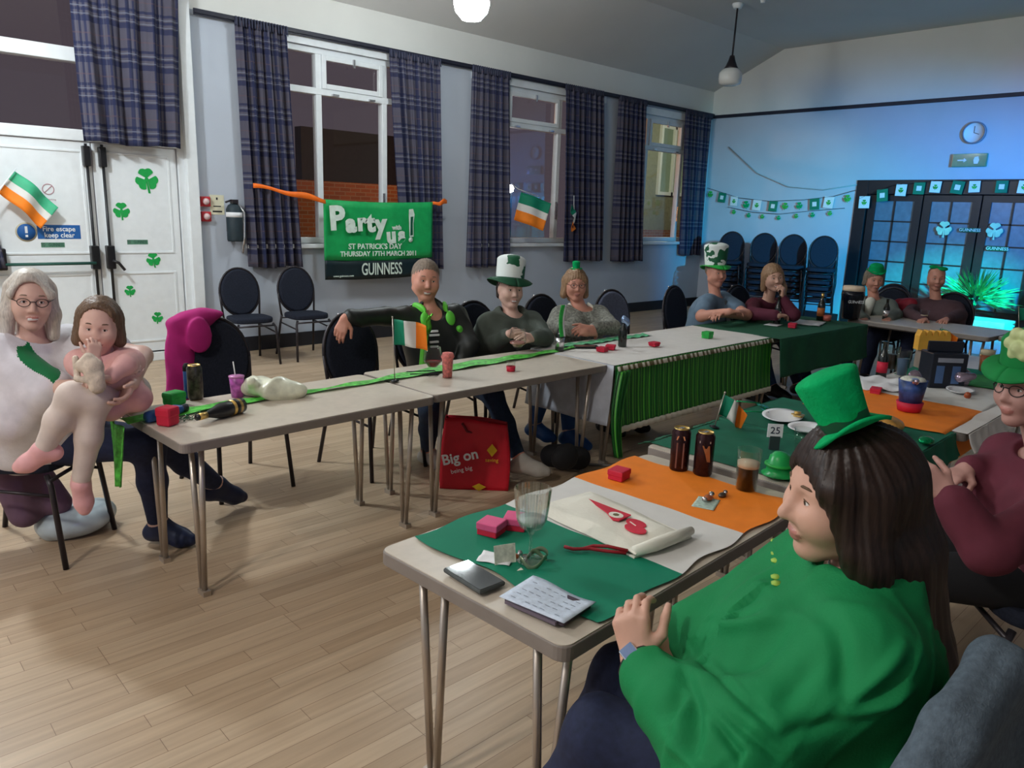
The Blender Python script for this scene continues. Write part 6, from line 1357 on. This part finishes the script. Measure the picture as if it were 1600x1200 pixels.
t = thing('tea_light', 'small clear and red candle cup on the left tables', 'candle', (2.940, 3.119, 0.701)); MB().lathe([(0, 0), (.024, 0), (.027, .03), (.025, .03), (.023, .004), (0, .004)], n=24).obj('holder', 'red', t); MB().lathe([(.025, .03), (.026, .065), (.0245, .065), (.0235, .03)], n=24).obj('glass_rim', 'glass', t)
# bottles -------------------------------------------------------------------
def bottle(label, loc, m='black', h=.23, lab=None, foil=None, r=.03, neck=.012, lid='gold'):
    t = thing('bottle', label, 'bottle', loc, 0, 'bottles on the tables')
    MB().lathe([(0, 0), (r*.95, 0), (r, .005), (r, h*.55), (r*.8, h*.64), (neck, h*.78), (neck, h*.96), (neck*1.15, h*.965), (neck*1.15, h), (0, h)], n=28).obj('bottle_body', m, t)
    if lab: MB().lathe([(r+.0006, h*.15), (r+.0006, h*.45)], n=28).obj('label', lab, t)
    if foil: MB().lathe([(neck+.0008, h*.80), (neck+.001, h*.97)], n=20).obj('neck_foil', foil, t)
    return t
DG = mat('dark_bottle', (.010, .014, .012), .08, spec=.7)
b1 = bottle('dark bottle with a green and white ribbon tied at the neck', (3.642, 3.397, 0.708), DG, .20, 'silver')
MB().grid(lambda u, v: ((-.025+.05*u, .018*math.sin(3*v), .04+.21*v), (u, v)), 3, 10, mif=lambda u, v: 0 if u < .6 else 1).obj('ribbon', ['tgreen', 'paper'], b1, solid=.004, loc=(-.012, -.036, .06))
b2 = bottle('dark bottle with crumpled blue foil at its neck on white cloth', (4.154, 3.276, 0.708), DG, .20, None)
sdf_obj('foil_twist', [EL((0, 0, .19), (.022, .022, .03), None, .02), EL((.02, -.02, .17), (.02, .014, .03), None, .02)], .004, mat('blue_foil', (.35, .50, .75), .2, metal=.8), (0, 0, 0), b2, folds(.006, 90, 3))
bottle('dark glass bottle on the coaster in front of the maroon woman', (6.310, 3.261, 0.708), DG, .25, 'card')
bottle('dark bottle with a gold neck on the bottle green cloth', (6.961, 3.168, 0.708), DG, .26, col('orange_label', (.45, .14, .04)), 'gold', r=.034)
bottle('dark bottle in front of the grey cardigan woman', (7.695, 2.855, 0.702), DG, .20, 'silver')
o = tag(MB().lathe([(0, 0), (.035, 0), (.038, .05), (.036, .05), (.033, .004), (0, .004)], n=24).obj('small_bowl', col('coral_band', (0, 0, 0)), loc=(6.980, 3.109, 0.708)), 'small orange red cup beside the gold necked bottle', 'cup')
paper_thing('napkin', 'white paper coaster under the dark bottle', 'napkin', (6.214, 3.240, 0.707), .16, .12, 10, crumple=.0004)
paper_thing('napkin', 'large crumpled white napkin by the gold necked bottle', 'napkin', (6.638, 3.129, 0.707), .34, .26, 15, crumple=.003)
paper_thing('napkin', 'crumpled white tissue stack near the red and blue cup', 'napkin', (4.381, 1.601, 0.709), .30, .26, 35, crumple=.018)
paper_thing('napkin', 'green printed napkin on the drinks table at the right', 'napkin', (5.057, 1.291, 0.710), .42, .24, 5, col('napkin_green', (.03, .24, .06), rough=.7, var=.25, scale=18), crumple=.003)
# big stout pint ornament
t = thing('giant_pint', 'oversized pint of stout ornament on the bottle green table', 'ornament', (7.345, 3.050, 0.708))
MB().lathe([(0, 0), (.075, 0), (.080, .02), (.088, .14), (.105, .23), (.102, .27), (0, .27)], n=40).obj('pint_body', mat('pint_black', (.006, .008, .014), .15), t)
MB().lathe([(0, .27), (.102, .27), (.100, .305), (.09, .315), (0, .317)], n=40).obj('cream_head', 'foam', t)
text('lettering', 'GUINNESS', (-.068, -.065, .17), (PI/2, 0, -PI/4), .040, 'paper', t, sx=.8)
# drinks row on the right ------------------------------------------------------
t = thing('paper_cup', 'large blue and red paper cup on the orange band', 'cup', (3.918, 1.281, 0.712)); MB().lathe([(0, 0), (.052, 0), (.062, .045)], n=32).obj('red_base', 'red', t)
MB().lathe([(.0505, .045), (.066, .155), (.064, .155), (.05, .05), (0, .05)], n=32).obj('cup_body', mat('blue_print', (.03, .07, .24), .4, var=.5, scale=30), t); MB().lathe([(0, .150), (.063, .15), (.05, .165), (.02, .16), (0, .168)], n=14).obj('filling', 'card', t)
t = thing('bottle_carrier', 'black and blue cardboard drinks pack on the far table', 'carton', (4.706, 1.396, 0.709), R_(-44))
MB().box(-.10, .10, -.07, .07, 0, .20).obj('carton_body', col('carton_black', (.012, .016, .028), rough=.4), t, bevel=.006); MB().box(-.10, .10, -.008, .008, .20, .26).obj('carry_handle', col('carton_black', (0, 0, 0)), t, bevel=.004)
for x in (-.05, .04): MB().box(x-.022, x+.022, -.073, -.069, .03, .13).obj('side_window', col('carton_blue', (.08, .16, .34), rough=.3), t)
MB().box(-.07, .07, -.073, -.069, .15, .175).obj('name_band', col('grey_print', (.3, .33, .4)), t)
t = thing('crown_box', 'yellow card crown standing on the far drinks table', 'decoration', (5.250, 1.641, 0.709), R_(-44))
g = MB(); out = [(-.10, 0), (.10, 0), (.10, .09)]
for i in range(5): out += [(.10-.04*i-.012, .125 if i < 5 else .09), (.10-.04*i-.028, .125), (.10-.04*(i+1), .09)] 
g.prism(out, (0, -.03, .12), (1, 0, 0), (0, 0, 1), (0, 1, 0), .06).obj('crown_card', col('yellow_card', (.80, .42, .06), rough=.6), t); MB().box(-.07, .07, -.05, .05, 0, .12).obj('crown_stand', col('grey_carton', (.30, .24, .20)), t)
def bag_obj(label, pl, m, base, seed, res=.005, a=.006, name='snack_bag'):
    o = sdf_obj(name, pl, res, m, base, None, folds(a, 55, seed)); return tag(o, label, 'bag')
SF = mat('silver_purple_foil', (.38, .30, .38), .2, metal=.7, var=.5, scale=14)
bag_obj('crumpled silver foil snack packet in front of the drinks pack', [EL((4.261, 1.388, 0.780), (.05, .04, .075), None, .03), RC((4.174, 1.379, 0.800), (3.710, 1.199, 0.900), .022, .012, .03)], SF, (4.601, 1.496, 0.700), 2)
bag_obj('crumpled purple and silver packet beside the amber beer', [EL((4.803, 1.319, 0.760), (.08, .05, .05), None, .03), RC((4.682, 1.292, 0.780), (4.732, 1.244, 0.790), .03, .02, .03)], SF, (5.112, 1.392, 0.700), 5)
bag_obj('gold yellow crumpled crisp packet behind the mini top hat', [EL((3.412, 1.184, 0.745), (.075, .06, .035), None, .03), RC((3.426, 1.203, 0.750), (3.361, 1.227, 0.770), .03, .015, .03)], mat('golden_foil', (.62, .33, .08), .3, metal=.4, var=.4, scale=25), (3.592, 1.246, 0.700), 7)
bag_obj('green foil wrapper by the orange flag band', [EL((3.366, 1.015, 0.725), (.05, .03, .018), None, .02)], FG, (3.462, 1.044, 0.700), 9)
o = sdf_obj('tumbler_lid', [EL((4.503, 1.192, 0.722), (.018, .018, .02), None, .01)], .004, 'amber', (4.580, 1.211, 0.700)); tag(o, 'tiny brown bottle top on the pale cloth at right', 'bottle top')
pint('dark glass of cola behind the crumpled white tissues', (4.966, 1.764, 0.708), .10, .15, foamh=0)
pint('tall blue tinted glass left of the drinks pack', (4.807, 1.644, 0.708), .11, .16, liq=col('blue_drink', (.08, .14, .25), rough=.1), foamh=0)
bottle('dark sauce bottle behind the paper cup', (4.654, 1.705, 0.708), DG, .22, 'red')
# ================================================================ things on the floor
t = thing('shopping_bag', 'red supermarket bag standing under the left tables', 'bag', (2.794, 3.243, 0.002), R_(-44))
def sb(s_):
    def f(u, v):
        z = .40*v; w = .40*(1-.06*v)+.02*math.sin(4*v); y = s_*(.085*(1-.55*v)+.010*math.sin(7*u+3*v)*(.3+v)); return (( -w/2+w*u, y, z+.018*math.sin(3*u+1)*v), (u, v))
    return f
g = MB(); g.grid(sb(-1), 20, 14).grid(sb(1), 20, 14)
for q in (0, 1): g.grid(lambda u, v: (sb(-1+2*u)(q, v)[0] if False else tuple(Vector(sb(-1)(q, v)[0]).lerp(Vector(sb(1)(q, v)[0]), u)), (u, v)), 4, 14)
g.box(-.2, .2, -.085, .085, 0, .004).obj('bag_body', col('bag_red', (.62, .012, .03), rough=.4, var=.12, scale=8), t, solid=.003)
text('lettering', 'Big on', (-.085, -.100, .20), (PI/2-.12, -.25, 0), .085, 'paper', t, bold=.002); text('lettering', 'being big', (-.075, -.104, .125), (PI/2-.1, -.25, 0), .036, 'paper', t)
MB().prism([(0, .04), (.03, 0), (0, -.04), (-.03, 0)], (.10, -.098, .25), (1, 0, 0), (0, -.1, 1), (0, -1, 0), .004).obj('leaf_emblem', col('yellow_print', (.80, .50, .02)), t); MB().prism([(0, .02), (.04, 0), (0, -.025), (-.04, 0)], (.03, -.109, .028), (1, 0, 0), (0, 0, 1), (0, -1, 0), .004).obj('leaf_emblem', col('yellow_print', (0, 0, 0)), t)
text('lettering', 'saving', (.10, -.100, .19), (PI/2-.1, 0, 0), .032, col('yellow_print', (0, 0, 0)), t)
MB().tube([(-.08, -.045, .39), (-.05, -.04, .34), (0, -.03, .33), (.05, -.03, .35), (.08, -.045, .40)], .008, 8).obj('handle', col('handle_dark', (.20, .01, .02)), t)
o = sdf_obj('handbag', [RC((3.343, 3.141, 0.100), (3.446, 2.999, 0.100), .075, .075, .04), EL((3.164, 2.868, 0.200), (.10, .06, .08), frame(0), .05)], .01, 'blackm', (3.596, 3.259, 0.000), None, folds(.006, 25, 2)); tag(o, 'black bag on the floor under the tables beyond the trainers', 'bag')
o = sdf_obj('carrier_bag', [EL((0.826, 3.926, 0.070), (.17, .13, .085), None, .05), EL((0.750, 3.957, 0.060), (.09, .10, .075), None, .05), RC((0.727, 3.966, 0.030), (0.703, 3.919, 0.020), .03, .02, .03), EL((0.934, 3.994, 0.060), (.08, .09, .06), None, .05)], .007, mat('pale_plastic_bag', (.52, .62, .66), .25, var=.12, scale=12, spec=.6), (0.837, 3.995, 0.000), None, folds(.024, 48, 6)); tag(o, 'pale crinkled carrier bag on floor under the grandmother\'s chair', 'bag')
o = tag(MB().tube([(x, y, .012) for x, y in ((3.6, 3.05), (3.8, 2.85), (4.15, 2.75), (4.5, 2.85), (4.8, 2.7))], .009, 8).obj('floor_cable', col('grey_cable', (.16, .15, .14))), 'grey cable trailing over the floor under the white cloth table', 'cord')
# tinsel bush by the dark doors
t = thing('foil_bush', 'tinsel covered bush glowing green and cyan by dark doors', 'plant', (11.85, 3.25, 0))
MB().lathe([(0, 0), (.16, 0), (.20, .28), (.18, .28), (.15, .05), (0, .05)], n=24).obj('pot', col('pale_pot', (.6, .65, .65)), t)
g = MB(); rr = random.Random(3)
for i in range(420):
    a = rr.uniform(0, 2*PI); e = rr.uniform(-.2, 1.35); R0 = rr.uniform(.18, .52); c0 = Vector((0, 0, .62)); d0 = Vector((math.cos(a)*math.cos(e), math.sin(a)*math.cos(e)*1.15, math.sin(e)*1.05)); p0 = c0+d0*R0*.5; p1 = c0+d0*R0; p1.z -= .03
    s0 = d0.orthogonal().normalized()*.014; g.add([p0-s0*.3, p0+s0*.3, (p0+p1)/2+s0, p1, (p0+p1)/2-s0], [(0, 1, 2, 3, 4)])
g.obj('foliage', mat('tinsel_leaf', (.10, .55, .25), .3, metal=.3, var=.6, scale=9), t)
MB().tube([(0, 0, .1), (0, .02, .9)], .02).obj('stem', 'blackm', t)
t = thing('foil_bush', 'second green tinsel bush at the right edge by doors', 'plant', (11.4, 1.95, 0))
for ch in [q for q in bpy.data.objects if q.parent and q.parent.name == 'foil_bush' and q.parent != t]:
    c = ch.copy(); COL.objects.link(c); c.parent = t; c.rotation_euler = (0, 0, 1.3)
o = tag(MB().box(-.25, .25, -.30, .30, 0, .44).obj('low_chest', col('pale_pot', (0, 0, 0)), loc=(11.3, 2.95, 0), bevel=.01), 'pale low box lit bright cyan in front of the dark doors', 'box')
